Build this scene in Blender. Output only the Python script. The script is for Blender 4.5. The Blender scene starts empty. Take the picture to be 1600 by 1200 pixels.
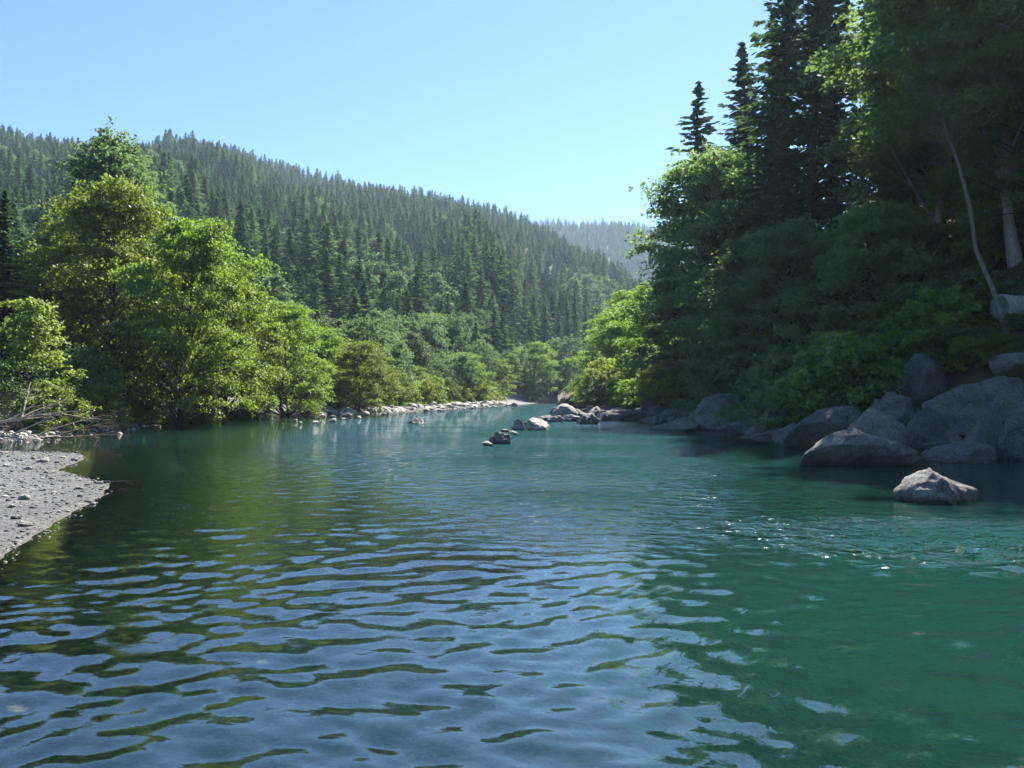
import bpy, math, random
import numpy as np
from mathutils import Vector, noise as mnoise

random.seed(7)
rng = np.random.default_rng(11)
scene = bpy.context.scene
COL = scene.collection
RAD = math.radians

# ------------------------------------------------------------------ camera
EYE = 1.8                      # eye height above the water
FPX = 1232.0                   # focal length in pixels of the 1600 px wide photo
HZ = 618.0                     # horizon row of the photo
cam_data = bpy.data.cameras.new('camera')
cam_data.sensor_width = 36.0
cam_data.lens = FPX / 1600.0 * 36.0
cam_data.clip_start = 0.1
cam_data.clip_end = 8000.0
cam = bpy.data.objects.new('camera', cam_data)
COL.objects.link(cam)
cam.location = (0, 0, EYE)
cam.rotation_euler = (math.pi / 2 + math.atan((HZ - 600.0) / FPX), 0, 0)
scene.camera = cam

# ------------------------------------------------------------------ sky, sun, exposure
SUN_AZ, SUN_EL = 25.0, 49.0
world = bpy.data.worlds.new('World')
scene.world = world
world.use_nodes = True
wn = world.node_tree
bg = wn.nodes['Background']
sky = wn.nodes.new('ShaderNodeTexSky')
sky.sky_type = 'NISHITA'
sky.sun_disc = False
sky.sun_elevation = RAD(SUN_EL)
sky.sun_rotation = RAD(SUN_AZ)
sky.altitude = 200
sky.air_density = 1.0
sky.dust_density = 0.0
sky.ozone_density = 9.0
wn.links.new(sky.outputs[0], bg.inputs[0])
bg.inputs[1].default_value = 0.064
sun_data = bpy.data.lights.new('sun', 'SUN')
sun_data.energy = 5.0
sun_data.angle = RAD(0.53)
sun_data.color = (1.0, 0.95, 0.86)
sun = bpy.data.objects.new('sun', sun_data)
COL.objects.link(sun)
sd_ = Vector((math.sin(RAD(SUN_AZ)) * math.cos(RAD(SUN_EL)), math.cos(RAD(SUN_AZ)) * math.cos(RAD(SUN_EL)), math.sin(RAD(SUN_EL))))
sun.rotation_euler = sd_.to_track_quat('Z', 'Y').to_euler()
sun.location = (30, 60, 80)
scene.view_settings.view_transform = 'Standard'
scene.view_settings.look = 'None'
scene.view_settings.exposure = 1.7
scene.view_settings.gamma = 1.0
scene.view_settings.use_curve_mapping = False
scene.render.engine = 'CYCLES'
cy = scene.cycles
cy.max_bounces = 8
cy.diffuse_bounces = 3
cy.glossy_bounces = 3
cy.transmission_bounces = 4
cy.transparent_max_bounces = 8
cy.volume_bounces = 0
cy.caustics_reflective = False
cy.caustics_refractive = False
cy.use_denoising = True
cy.sample_clamp_indirect = 6.0
cy.sample_clamp_direct = 14.0

# ------------------------------------------------------------------ numpy noise
def _hash(ix, iy, seed):
    h = (ix.astype(np.int64) * 374761393 + iy.astype(np.int64) * 668265263 + seed * 1274126177) & 0xFFFFFFFF
    h = ((h ^ (h >> 13)) * 1274126177) & 0xFFFFFFFF
    h = h ^ (h >> 16)
    return (h & 0xFFFF) / 65535.0 * 2 - 1

def vnoise(x, y, seed=0):
    x = np.asarray(x, float); y = np.asarray(y, float)
    ix = np.floor(x); iy = np.floor(y)
    fx = x - ix; fy = y - iy
    ux = fx * fx * fx * (fx * (fx * 6 - 15) + 10); uy = fy * fy * fy * (fy * (fy * 6 - 15) + 10)
    a = _hash(ix, iy, seed); b = _hash(ix + 1, iy, seed); c = _hash(ix, iy + 1, seed); d = _hash(ix + 1, iy + 1, seed)
    return (a * (1 - ux) + b * ux) * (1 - uy) + (c * (1 - ux) + d * ux) * uy

def fbm(x, y, seed=0, octv=4, gain=0.5):
    s = 0; a = 1.0
    for o in range(octv):
        s = s + a * vnoise(x * 2 ** o + 17.3 * o, y * 2 ** o - 9.1 * o, seed + o)
        a *= gain
    return s

def smooth(a, b, t):
    u = np.clip((t - a) / (b - a), 0, 1)
    return u * u * (3 - 2 * u)

# ------------------------------------------------------------------ the lie of the land
# outline of the river (x right, y away from the camera, metres)
LEFT = [(22, -24), (14, -13), (8, -5), (3, -0.9), (-1.5, 0.4), (-3.9, 3), (-5.0, 6), (-5.7, 8.8), (-6.6, 11.5), (-7.4, 14.2),
        (-8.2, 16), (-9.3, 17.2), (-11.0, 19), (-12.0, 22), (-13.5, 24.6), (-16.5, 25.6), (-26, 26.4), (-30, 29.5), (-19.6, 31.2),
        (-20.2, 36), (-20.3, 41), (-21, 47), (-21.5, 55), (-21, 63), (-18.5, 68), (-14.5, 70.5), (-12.6, 80), (-11, 90), (-5, 122),
        (2, 160), (10, 200), (30, 260)]
RIGHT = [(48, 262), (28, 210), (21, 180), (13, 140), (7.6, 112), (6.4, 96), (6.0, 78), (7.4, 66), (9.2, 55), (10.2, 46), (10.6, 38),
         (10.8, 31), (11.6, 26.5), (13.6, 24.2), (16.0, 22.8), (19, 14), (24, 2), (34, -14), (40, -24)]
NL = len(LEFT)
POLY = np.array(LEFT + RIGHT, float)

def river(x, y):
    """signed distance to the waterline (+ in the water) and side (0 left bank, 1 right bank), from the nearest edge"""
    x = np.asarray(x, float).ravel(); y = np.asarray(y, float).ravel()
    best = np.full(x.shape, 1e18); dl = best.copy(); dr = best.copy()
    inside = np.zeros(x.shape, bool)
    n = len(POLY)
    for i in range(n):
        ax, ay = POLY[i]; bx, by = POLY[(i + 1) % n]
        ex, ey = bx - ax, by - ay
        t = np.clip(((x - ax) * ex + (y - ay) * ey) / (ex * ex + ey * ey), 0, 1)
        d2 = (x - ax - t * ex) ** 2 + (y - ay - t * ey) ** 2
        if i < NL - 1:
            dl = np.minimum(dl, d2)
        elif NL <= i < n - 1:
            dr = np.minimum(dr, d2)
        cond = (ay > y) != (by > y)
        with np.errstate(divide='ignore', invalid='ignore'):
            xi = ax + (y - ay) / (by - ay if by != ay else 1e-9) * ex
        inside ^= cond & (x < xi)
    dl = np.sqrt(dl); dr = np.sqrt(dr)
    d = np.minimum(dl, dr)
    return np.where(inside, d, -d), dl, dr

PX = np.array([-900, -300, 0, 60, 130, 220, 300, 350, 400, 500, 600, 700, 780, 840, 900, 960, 1030, 1100, 1250, 2500], float)
RIDGE_ROW = np.array([250, 205, 203, 214, 226, 228, 222, 226, 240, 268, 292, 312, 320, 345, 385, 425, 465, 520, 618, 618], float)
RIDGE_Y = np.array([420, 480, 540, 560, 590, 620, 650, 650, 650, 640, 630, 620, 600, 580, 540, 500, 460, 430, 400, 400], float)
FOOT_Y = np.array([60, 60, 70, 74, 78, 84, 90, 92, 96, 104, 116, 134, 160, 190, 215, 240, 250, 260, 260, 260], float)
HILL_TREE = 12.5

def ground(x, y):
    x = np.asarray(x, float); y = np.asarray(y, float); shp = x.shape
    x = x.ravel(); y = y.ravel()
    sd, dl, dr = river(x, y)
    e = np.maximum(-sd, 0)
    # under water: gentle on the left, steep on the right
    near = np.exp(-((x + 1) ** 2 / 30 + (y - 1) ** 2 / 28))
    slope = 0.13 - 0.055 * smooth(16, 10, y) + 0.16 * smooth(-1.0, 3.5, x) * smooth(14, 6, y)
    dep = np.minimum(np.minimum(dl * slope, dr * 0.42), 2.3)
    dep = np.minimum(dep, 0.7 + 1.6 * smooth(2.5, 9.0, dl))
    dep = dep * (0.5 + 0.5 * smooth(260, 90, y)) + 0.05 * fbm(x * 0.7, y * 0.7, 3, 3) * smooth(0, 2, sd) - 0.5 * np.clip(fbm(x * 0.28, y * 0.2, 4, 3), 0, 1) * smooth(2, 6, sd) * smooth(3, 8, y)
    for sx, sy, rx, ry, top in ((6.45, 13.75, 1.0, 0.55, 0.07), (8.15, 13.9, 0.45, 0.3, 0.12), (6.9, 19.7, 1.5, 0.45, 0.10), (8.6, 29.3, 1.6, 0.8, 0.15)):
        g = np.exp(-((x - sx) / rx) ** 2 - ((y - sy) / ry) ** 2)
        dep = np.minimum(dep, top + 1.8 * (1 - g))
    # banks
    left = dl < dr
    bar = smooth(30, 27, y)                                  # the gravel bar close by
    zl = np.where(e < 6, e * 0.15, 0.9 + (e - 6) * 0.045)
    zbar = 0.03 + 0.028 * np.minimum(e, 9) + 0.02 * np.maximum(e - 9, 0) + 0.035 * fbm(x * 0.9, y * 0.9, 8, 3) * smooth(0, 1.5, e)
    zl = zl * (1 - bar) + np.minimum(zbar, 2) * bar
    zr = np.where(e < 4, e * 0.28, 1.12 + (e - 4) * 0.86)
    zr = np.where(zr > 75, 75 + (zr - 75) * 0.1, zr)
    zr *= 0.35 + 0.65 * smooth(150, 62, y)
    zb = np.where(left, zl, zr) + 0.10 * fbm(x * 0.35, y * 0.35, 5, 4) * smooth(1, 6, e) * np.where(left & (y < 28), 0.2, 1)
    z = np.where(sd > 0, -dep, zb)
    # wooded mountain on the left and ahead
    th = np.arctan2(x, np.maximum(y, 1e-3))
    th = np.where(y <= 0, np.where(x < 0, -1.2, 1.2), th)
    p = 800 + FPX * np.tan(np.clip(th, -0.95, 1.2))
    row = np.interp(p, PX, RIDGE_ROW); R = np.interp(p, PX, RIDGE_Y); F = np.interp(p, PX, FOOT_Y)
    H = np.maximum(EYE + (HZ - row) / FPX * R - HILL_TREE, 0)
    u = (y - F) / (R - F)
    gul = fbm(p / 95.0 + y * 0.004, y / 260.0, 21, 3) * 9 + fbm(x / 45, y / 45, 31, 3) * 3.2
    rise = np.where(u < 1, np.maximum(u, 0) ** 1.04, np.maximum(1 - (u - 1) * 0.9, 0.3))
    zh = H * rise + gul * smooth(0.05, 0.3, u) * smooth(1.05, 0.75, u) * (H > 20)
    zh = np.where((u > 0) & (y > 0), zh + 1.5 * smooth(0, 0.03, u), -10)
    # the second ridge farther away
    p2 = np.clip(p, 500, 2200)
    row2 = np.interp(p2, [500, 700, 860, 950, 1030, 1200, 2200], [420, 380, 343, 341, 346, 350, 420])
    H2 = EYE + (HZ - row2) / FPX * 1120 - HILL_TREE
    u2 = (y - 640) / (1120 - 640)
    zh2 = np.where(u2 > 0, H2 * np.where(u2 < 1, np.maximum(u2, 0), np.maximum(1 - (u2 - 1) * 0.8, 0.3)) + 5 * fbm(x / 120, y / 120, 41, 3) * smooth(0, .2, u2), -10)
    far_land = np.where((y > 230) & (sd < 0), 2.0, -10)
    out = np.maximum(np.maximum(z, np.where(sd > 0, -10, zh)), np.maximum(np.where(sd > 0, -10, zh2), far_land))
    return out.reshape(shp)

def gz(x, y):
    return float(ground(np.array([x]), np.array([y]))[0])

def at(px, d):
    """world x of photo column px at depth d"""
    return (px - 800.0) / FPX * d

def hit(px, py, d0=8.0, d1=400.0):
    """where the sight line through a photo pixel meets the land or the water"""
    d = np.geomspace(d0, d1, 900)
    x = (px - 800.0) / FPX * d
    z = EYE + (HZ - py) / FPX * d
    g = np.maximum(ground(x, d), 0)
    k = np.argmax(g >= z)
    if not (g >= z).any():
        k = len(d) - 1
    return x[k], d[k], g[k]

# ------------------------------------------------------------------ mesh helpers
def mesh_np(name, verts, faces, mat=None, smooth_shade=False, attrs=None):
    """verts (N,3); faces: (M,k) array or list of such arrays"""
    me = bpy.data.meshes.new(name)
    if not isinstance(faces, list):
        faces = [faces]
    faces = [f for f in faces if len(f)]
    verts = np.asarray(verts, np.float32)
    me.vertices.add(len(verts))
    me.vertices.foreach_set('co', verts.ravel())
    loops = np.concatenate([f.ravel() for f in faces]).astype(np.int32)
    sizes = np.concatenate([np.full(len(f), f.shape[1], np.int32) for f in faces])
    starts = np.concatenate([[0], np.cumsum(sizes)[:-1]]).astype(np.int32)
    me.loops.add(len(loops))
    me.loops.foreach_set('vertex_index', loops)
    me.polygons.add(len(sizes))
    me.polygons.foreach_set('loop_start', starts)
    me.polygons.foreach_set('loop_total', sizes)
    me.polygons.foreach_set('use_smooth', np.full(len(sizes), smooth_shade, bool))
    for k, v in (attrs or {}).items():
        a = me.attributes.new(k, 'FLOAT', 'POINT')
        a.data.foreach_set('value', np.asarray(v, np.float32))
    me.update(calc_edges=True)
    me.validate()
    if mat:
        me.materials.append(mat)
    return me

def link(name, me, parent=None, loc=None):
    o = bpy.data.objects.new(name, me)
    COL.objects.link(o)
    if parent is not None:
        o.parent = parent
    if loc is not None:
        o.location = loc
    return o

def tag(o, label=None, cat=None, group=None, kind=None):
    if label: o['label'] = label
    if cat: o['category'] = cat
    if group: o['group'] = group
    if kind: o['kind'] = kind
    return o

class Buf:
    """collects tubes and cards"""
    def __init__(self):
        self.v = []; self.f4 = []; self.f3 = []; self.n = 0
    def add(self, v, f4=None, f3=None):
        v = np.asarray(v, float)
        if f4 is not None and len(f4): self.f4.append(np.asarray(f4) + self.n)
        if f3 is not None and len(f3): self.f3.append(np.asarray(f3) + self.n)
        self.v.append(v); self.n += len(v)
    def tube(self, pts, radii, sides=6):
        pts = np.asarray(pts, float); k = len(pts)
        tan = np.gradient(pts, axis=0)
        tan /= np.linalg.norm(tan, axis=1)[:, None] + 1e-9
        ref = np.array([0.31, 0.95, 0.05]) if abs(tan[0][2]) > 0.6 else np.array([0, 0, 1.0])
        a = np.cross(tan, ref); a /= np.linalg.norm(a, axis=1)[:, None] + 1e-9
        b = np.cross(tan, a)
        ang = np.arange(sides) / sides * 2 * np.pi
        ring = pts[:, None, :] + np.asarray(radii)[:, None, None] * (np.cos(ang)[None, :, None] * a[:, None, :] + np.sin(ang)[None, :, None] * b[:, None, :])
        f = []
        for i in range(k - 1):
            for j in range(sides):
                j2 = (j + 1) % sides
                f.append((i * sides + j, i * sides + j2, (i + 1) * sides + j2, (i + 1) * sides + j))
        v = ring.reshape(-1, 3)
        v = np.vstack([v, pts[-1:]])
        f3 = [((k - 1) * sides + j, (k - 1) * sides + (j + 1) % sides, k * sides) for j in range(sides)]
        self.add(v, f, f3)
    def mesh(self, name, mat, sm=True):
        fs = []
        if self.f4: fs.append(np.vstack(self.f4))
        if self.f3: fs.append(np.vstack(self.f3))
        return mesh_np(name, np.vstack(self.v), fs, mat, sm)

# ------------------------------------------------------------------ materials
def newmat(name):
    m = bpy.data.materials.new(name)
    m.use_nodes = True
    nt = m.node_tree
    nt.nodes.clear()
    out = nt.nodes.new('ShaderNodeOutputMaterial')
    return m, nt, out

def N(nt, t, **kw):
    n = nt.nodes.new('ShaderNode' + t)
    for k, v in kw.items():
        if k.startswith('i_'):
            n.inputs[k[2:].replace('_', ' ')].default_value = v
        else:
            setattr(n, k, v)
    return n

def ramp(nt, src, stops):
    r = nt.nodes.new('ShaderNodeValToRGB')
    els = r.color_ramp.elements
    while len(els) < len(stops): els.new(0.5)
    for e, (p, c) in zip(els, stops):
        e.position = p; e.color = (*c, 1) if len(c) == 3 else c
    nt.links.new(src, r.inputs[0])
    return r.outputs[0]

def math_(nt, op, a, b=None, c=None):
    n = nt.nodes.new('ShaderNodeMath'); n.operation = op
    for i, v in enumerate((a, b, c)):
        if v is None: continue
        if isinstance(v, (int, float)): n.inputs[i].default_value = v
        else: nt.links.new(v, n.inputs[i])
    return n.outputs[0]

def mixc(nt, fac, a, b, blend='MIX'):
    n = nt.nodes.new('ShaderNodeMix'); n.data_type = 'RGBA'; n.blend_type = blend
    for s, v in ((n.inputs[0], fac), (n.inputs[6], a), (n.inputs[7], b)):
        if isinstance(v, (int, float)): s.default_value = v
        elif isinstance(v, tuple): s.default_value = (*v, 1)
        else: nt.links.new(v, s)
    return n.outputs[2]

def mix_shader(nt, fac, a, b):
    n = nt.nodes.new('ShaderNodeMixShader')
    if isinstance(fac, (int, float)): n.inputs[0].default_value = fac
    else: nt.links.new(fac, n.inputs[0])
    nt.links.new(a, n.inputs[1]); nt.links.new(b, n.inputs[2])
    return n.outputs[0]

def leaf_mat(name, c1, c2, trans, tfac=0.45, gloss=0.045, rough=0.55, vary=0.35):
    """leaves: two greens mixed at random per leaf and per tree, light shining through"""
    m, nt, out = newmat(name)
    geo = N(nt, 'NewGeometry'); oi = N(nt, 'ObjectInfo')
    f = math_(nt, 'ADD', math_(nt, 'MULTIPLY', geo.outputs['Random Per Island'], 0.6), math_(nt, 'MULTIPLY', oi.outputs['Random'], 0.4))
    c = mixc(nt, f, c1, c2)
    hs = N(nt, 'HueSaturation')
    nt.links.new(c, hs.inputs['Color'])
    nt.links.new(math_(nt, 'ADD', math_(nt, 'MULTIPLY', oi.outputs['Random'], vary), 1.0 - vary / 2), hs.inputs['Value'])
    nt.links.new(math_(nt, 'ADD', math_(nt, 'MULTIPLY', oi.outputs['Random'], 0.03), 0.485), hs.inputs['Hue'])
    d = N(nt, 'BsdfDiffuse'); nt.links.new(hs.outputs[0], d.inputs[0])
    t = N(nt, 'BsdfTranslucent')
    tc = mixc(nt, 1.0, hs.outputs[0], trans, 'MULTIPLY'); nt.links.new(tc, t.inputs[0])
    g = N(nt, 'BsdfGlossy'); g.inputs['Roughness'].default_value = rough; g.inputs['Color'].default_value = (1, 1, 1, 1)
    s = mix_shader(nt, tfac, d.outputs[0], t.outputs[0])
    s = mix_shader(nt, gloss, s, g.outputs[0])
    nt.links.new(s, out.inputs[0])
    return m

def bark_mat(name, c1, c2, scale=6.0):
    m, nt, out = newmat(name)
    tc = N(nt, 'TexCoord'); mp = N(nt, 'Mapping'); mp.inputs['Scale'].default_value = (scale, scale, scale * 0.25)
    nt.links.new(tc.outputs['Object'], mp.inputs[0])
    no = N(nt, 'TexNoise'); no.inputs['Scale'].default_value = 3; no.inputs['Detail'].default_value = 6
    nt.links.new(mp.outputs[0], no.inputs['Vector'])
    b = N(nt, 'BsdfPrincipled'); b.inputs['Roughness'].default_value = 0.9
    nt.links.new(ramp(nt, no.outputs[0], [(0.3, c1), (0.7, c2)]), b.inputs['Base Color'])
    bp = N(nt, 'Bump'); bp.inputs['Strength'].default_value = 0.6; bp.inputs['Distance'].default_value = 0.03
    nt.links.new(no.outputs[0], bp.inputs['Height']); nt.links.new(bp.outputs[0], b.inputs['Normal'])
    nt.links.new(b.outputs[0], out.inputs[0])
    return m

def rock_mat(name, dark, light, spot, rough=0.8, scale=1.0, brown=None):
    """weathered stone: mottled greys, pale lichen spots, cracks, a wet foot at the waterline"""
    m, nt, out = newmat(name)
    tc = N(nt, 'TexCoord'); geo = N(nt, 'NewGeometry'); oi = N(nt, 'ObjectInfo')
    off = N(nt, 'VectorMath', operation='ADD'); nt.links.new(geo.outputs['Position'], off.inputs[0])
    nt.links.new(oi.outputs['Location'], off.inputs[1])
    V = off.outputs[0]
    n1 = N(nt, 'TexNoise'); n1.inputs['Scale'].default_value = 1.6 * scale; n1.inputs['Detail'].default_value = 8; n1.inputs['Roughness'].default_value = 0.65
    n2 = N(nt, 'TexNoise'); n2.inputs['Scale'].default_value = 14 * scale; n2.inputs['Detail'].default_value = 6; n2.inputs['Roughness'].default_value = 0.7
    n3 = N(nt, 'TexVoronoi'); n3.inputs['Scale'].default_value = 7 * scale
    n4 = N(nt, 'TexNoise'); n4.inputs['Scale'].default_value = 45 * scale; n4.inputs['Detail'].default_value = 4
    for n in (n1, n2, n3, n4): nt.links.new(V, n.inputs['Vector'])
    c = ramp(nt, n1.outputs[0], [(0.3, dark), (0.62, light)])
    c = mixc(nt, 1.0, c, ramp(nt, n4.outputs[0], [(0.33, (0.35, 0.35, 0.35)), (0.55, (1.1, 1.1, 1.1))]), 'MULTIPLY')
    c = mixc(nt, math_(nt, 'MULTIPLY', ramp(nt, n2.outputs[0], [(0.52, (0, 0, 0)), (0.68, (1, 1, 1))]), 0.55), c, spot)
    if brown:
        n5 = N(nt, 'TexNoise'); n5.inputs['Scale'].default_value = 0.7; nt.links.new(V, n5.inputs['Vector'])
        c = mixc(nt, ramp(nt, n5.outputs[0], [(0.45, (0, 0, 0)), (0.6, (1, 1, 1))]), c, brown)
    wv = mixc(nt, 0.6, V, n1.outputs['Color'], 'ADD')
    cr = N(nt, 'TexVoronoi'); cr.feature = 'DISTANCE_TO_EDGE'; cr.inputs['Scale'].default_value = 0.75 * scale; nt.links.new(wv, cr.inputs['Vector'])
    crack = ramp(nt, cr.outputs['Distance'], [(0.0, (0, 0, 0)), (0.022, (1, 1, 1))])
    crm = N(nt, 'TexNoise'); crm.inputs['Scale'].default_value = 1.1; nt.links.new(V, crm.inputs['Vector'])
    crack = math_(nt, 'MAXIMUM', crack, ramp(nt, crm.outputs[0], [(0.47, (1, 1, 1)), (0.55, (0, 0, 0))]))
    c = mixc(nt, math_(nt, 'MULTIPLY', math_(nt, 'SUBTRACT', 1.0, crack), 0.55), c, (0.03, 0.03, 0.03))
    n6 = N(nt, 'TexNoise'); n6.inputs['Scale'].default_value = 2.6; n6.inputs['Detail'].default_value = 6; nt.links.new(V, n6.inputs['Vector'])
    c = mixc(nt, math_(nt, 'MULTIPLY', ramp(nt, n6.outputs[0], [(0.56, (0, 0, 0)), (0.66, (1, 1, 1))]), 0.45), c, (0.11, 0.115, 0.06))
    hs = N(nt, 'HueSaturation'); nt.links.new(c, hs.inputs['Color'])
    nt.links.new(math_(nt, 'ADD', math_(nt, 'MULTIPLY', oi.outputs['Random'], 0.5), 0.75), hs.inputs['Value'])
    sep = N(nt, 'SeparateXYZ'); nt.links.new(geo.outputs['Position'], sep.inputs[0])
    zz = math_(nt, 'ADD', sep.outputs[2], math_(nt, 'MULTIPLY', n2.outputs[0], 0.06))
    wet = N(nt, 'MapRange'); wet.inputs[1].default_value = 0.06; wet.inputs[2].default_value = 0.15
    nt.links.new(zz, wet.inputs[0])
    col = mixc(nt, wet.outputs[0], mixc(nt, 1.0, hs.outputs[0], (0.42, 0.40, 0.36), 'MULTIPLY'), hs.outputs[0])
    b = N(nt, 'BsdfPrincipled'); nt.links.new(col, b.inputs['Base Color'])
    rr = N(nt, 'MapRange'); nt.links.new(wet.outputs[0], rr.inputs[0]); rr.inputs[3].default_value = 0.3; rr.inputs[4].default_value = rough
    nt.links.new(rr.outputs[0], b.inputs['Roughness'])
    h = math_(nt, 'ADD', math_(nt, 'MULTIPLY', n2.outputs[0], 1.0), math_(nt, 'ADD', math_(nt, 'MULTIPLY', n4.outputs[0], 0.35), math_(nt, 'ADD', math_(nt, 'MULTIPLY', n1.outputs[0], 1.5), math_(nt, 'MULTIPLY', crack, 0.35))))
    bp = N(nt, 'Bump'); bp.inputs['Strength'].default_value = 1.0; bp.inputs['Distance'].default_value = 0.12
    nt.links.new(h, bp.inputs['Height']); nt.links.new(bp.outputs[0], b.inputs['Normal'])
    nt.links.new(b.outputs[0], out.inputs[0])
    return m

M_ALDER = leaf_mat('alder_leaf', (0.082, 0.133, 0.03), (0.135, 0.188, 0.042), (2.3, 2.35, 0.75), 0.5)
M_YOUNG = leaf_mat('young_leaf', (0.11, 0.165, 0.045), (0.16, 0.21, 0.06), (1.9, 1.85, 0.8), 0.5)
M_MAPLE = leaf_mat('maple_leaf', (0.07, 0.112, 0.05), (0.115, 0.16, 0.072), (2.0, 2.1, 1.0), 0.48)
M_SILVER = leaf_mat('willow_leaf', (0.08, 0.125, 0.055), (0.14, 0.19, 0.095), (1.5, 1.6, 0.95), 0.42, 0.03)
M_YELLOW = leaf_mat('broom_leaf', (0.13, 0.18, 0.03), (0.20, 0.23, 0.045), (1.8, 1.8, 0.7), 0.45)
M_NEEDLE = leaf_mat('conifer_needle', (0.04, 0.072, 0.042), (0.075, 0.11, 0.06), (1.5, 1.7, 0.9), 0.3, 0.02)
M_NEEDLE_FAR = leaf_mat('hill_conifer_needle', (0.036, 0.075, 0.042), (0.08, 0.118, 0.055), (1.6, 1.7, 1.0), 0.35, 0.0, vary=0.75)
M_BARK = bark_mat('dark_bark', (0.03, 0.026, 0.022), (0.085, 0.075, 0.065))
M_PALE = bark_mat('pale_bark', (0.18, 0.17, 0.15), (0.36, 0.34, 0.31))
M_ALDER_BARK = bark_mat('grey_alder_bark', (0.10, 0.10, 0.09), (0.21, 0.205, 0.19))
M_DRIFT = bark_mat('bleached_wood', (0.27, 0.23, 0.18), (0.52, 0.46, 0.38), 9)
M_TWIG = bark_mat('dry_twig', (0.16, 0.12, 0.08), (0.34, 0.27, 0.19), 9)
M_GRASS = leaf_mat('grass_blade', (0.07, 0.13, 0.03), (0.13, 0.19, 0.05), (1.8, 1.8, 0.7), 0.45)
M_ROCK = rock_mat('grey_boulder_stone', (0.11, 0.108, 0.10), (0.24, 0.236, 0.22), (0.38, 0.37, 0.34))
M_ROCK_MID = rock_mat('sun_brightened_grey_stone', (0.14, 0.14, 0.138), (0.36, 0.355, 0.34), (0.55, 0.54, 0.51), scale=1.5)  # light granite, its colour raised further to stand in for sunlight
M_ROCK_PALE = rock_mat('pale_cobble_stone', (0.30, 0.29, 0.27), (0.48, 0.46, 0.43), (0.58, 0.56, 0.52))
M_ROCK_DARK = rock_mat('dark_bank_stone', (0.085, 0.085, 0.078), (0.20, 0.198, 0.185), (0.33, 0.32, 0.29))
M_ROCK_BROWN = rock_mat('brown_stained_stone', (0.07, 0.065, 0.06), (0.17, 0.15, 0.13), (0.3, 0.26, 0.2), brown=(0.27, 0.17, 0.06))
M_ROCK_SUNK = rock_mat('algae_covered_stone', (0.16, 0.15, 0.06), (0.30, 0.27, 0.12), (0.38, 0.35, 0.18))

def ground_mat():
    m, nt, out = newmat('bank_and_river_bed')
    geo = N(nt, 'NewGeometry')
    at_ = N(nt, 'Attribute'); at_.attribute_name = 'gravel'
    sep = N(nt, 'SeparateXYZ'); nt.links.new(geo.outputs['Position'], sep.inputs[0])
    V = geo.outputs['Position']
    vo = N(nt, 'TexVoronoi'); vo.inputs['Scale'].default_value = 16
    vo2 = N(nt, 'TexVoronoi'); vo2.inputs['Scale'].default_value = 5
    no = N(nt, 'TexNoise'); no.inputs['Scale'].default_value = 0.9; no.inputs['Detail'].default_value = 7
    nf = N(nt, 'TexNoise'); nf.inputs['Scale'].default_value = 60; nf.inputs['Detail'].default_value = 3
    for n in (vo, vo2, no, nf): nt.links.new(V, n.inputs['Vector'])
    sc = N(nt, 'SeparateColor'); nt.links.new(vo.outputs['Color'], sc.inputs[0])
    grav = ramp(nt, sc.outputs[0], [(0.0, (0.055, 0.056, 0.058)), (0.5, (0.105, 0.106, 0.108)), (0.9, (0.16, 0.16, 0.158)), (1.0, (0.3, 0.295, 0.285))])
    grav = mixc(nt, ramp(nt, no.outputs[0], [(0.35, (0, 0, 0)), (0.65, (0.6, 0.6, 0.6))]), grav, (0.075, 0.076, 0.078))
    sc2 = N(nt, 'SeparateColor'); nt.links.new(vo2.outputs['Color'], sc2.inputs[0])
    bed = ramp(nt, sc2.outputs[0], [(0.0, (0.10, 0.095, 0.06)), (0.6, (0.18, 0.165, 0.105)), (1.0, (0.28, 0.26, 0.17))])
    bed = mixc(nt, 0.35, bed, grav)
    soil = ramp(nt, no.outputs[0], [(0.3, (0.030, 0.032, 0.018)), (0.55, (0.055, 0.06, 0.028)), (0.75, (0.08, 0.07, 0.045))])
    land = mixc(nt, at_.outputs['Fac'], soil, grav)
    under = N(nt, 'MapRange'); under.inputs[1].default_value = -0.05; under.inputs[2].default_value = 0.05
    nt.links.new(math_(nt, 'ADD', sep.outputs[2], math_(nt, 'MULTIPLY', nf.outputs[0], 0.03)), under.inputs[0])
    col = mixc(nt, under.outputs[0], bed, land)
    wet = N(nt, 'MapRange'); wet.inputs[1].default_value = 0.02; wet.inputs[2].default_value = 0.11
    nt.links.new(math_(nt, 'ADD', sep.outputs[2], math_(nt, 'MULTIPLY', no.outputs[0], 0.06)), wet.inputs[0])
    col = mixc(nt, wet.outputs[0], mixc(nt, 1.0, col, (0.5, 0.48, 0.45), 'MULTIPLY'), col)
    b = N(nt, 'BsdfPrincipled'); b.inputs['Roughness'].default_value = 0.85
    nt.links.new(col, b.inputs['Base Color'])
    bp = N(nt, 'Bump'); bp.inputs['Strength'].default_value = 0.8; bp.inputs['Distance'].default_value = 0.04
    h = math_(nt, 'SUBTRACT', math_(nt, 'MULTIPLY', nf.outputs[0], 0.5), vo.outputs['Distance'])
    nt.links.new(h, bp.inputs['Height']); nt.links.new(bp.outputs[0], b.inputs['Normal'])
    nt.links.new(b.outputs[0], out.inputs[0])
    return m

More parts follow.
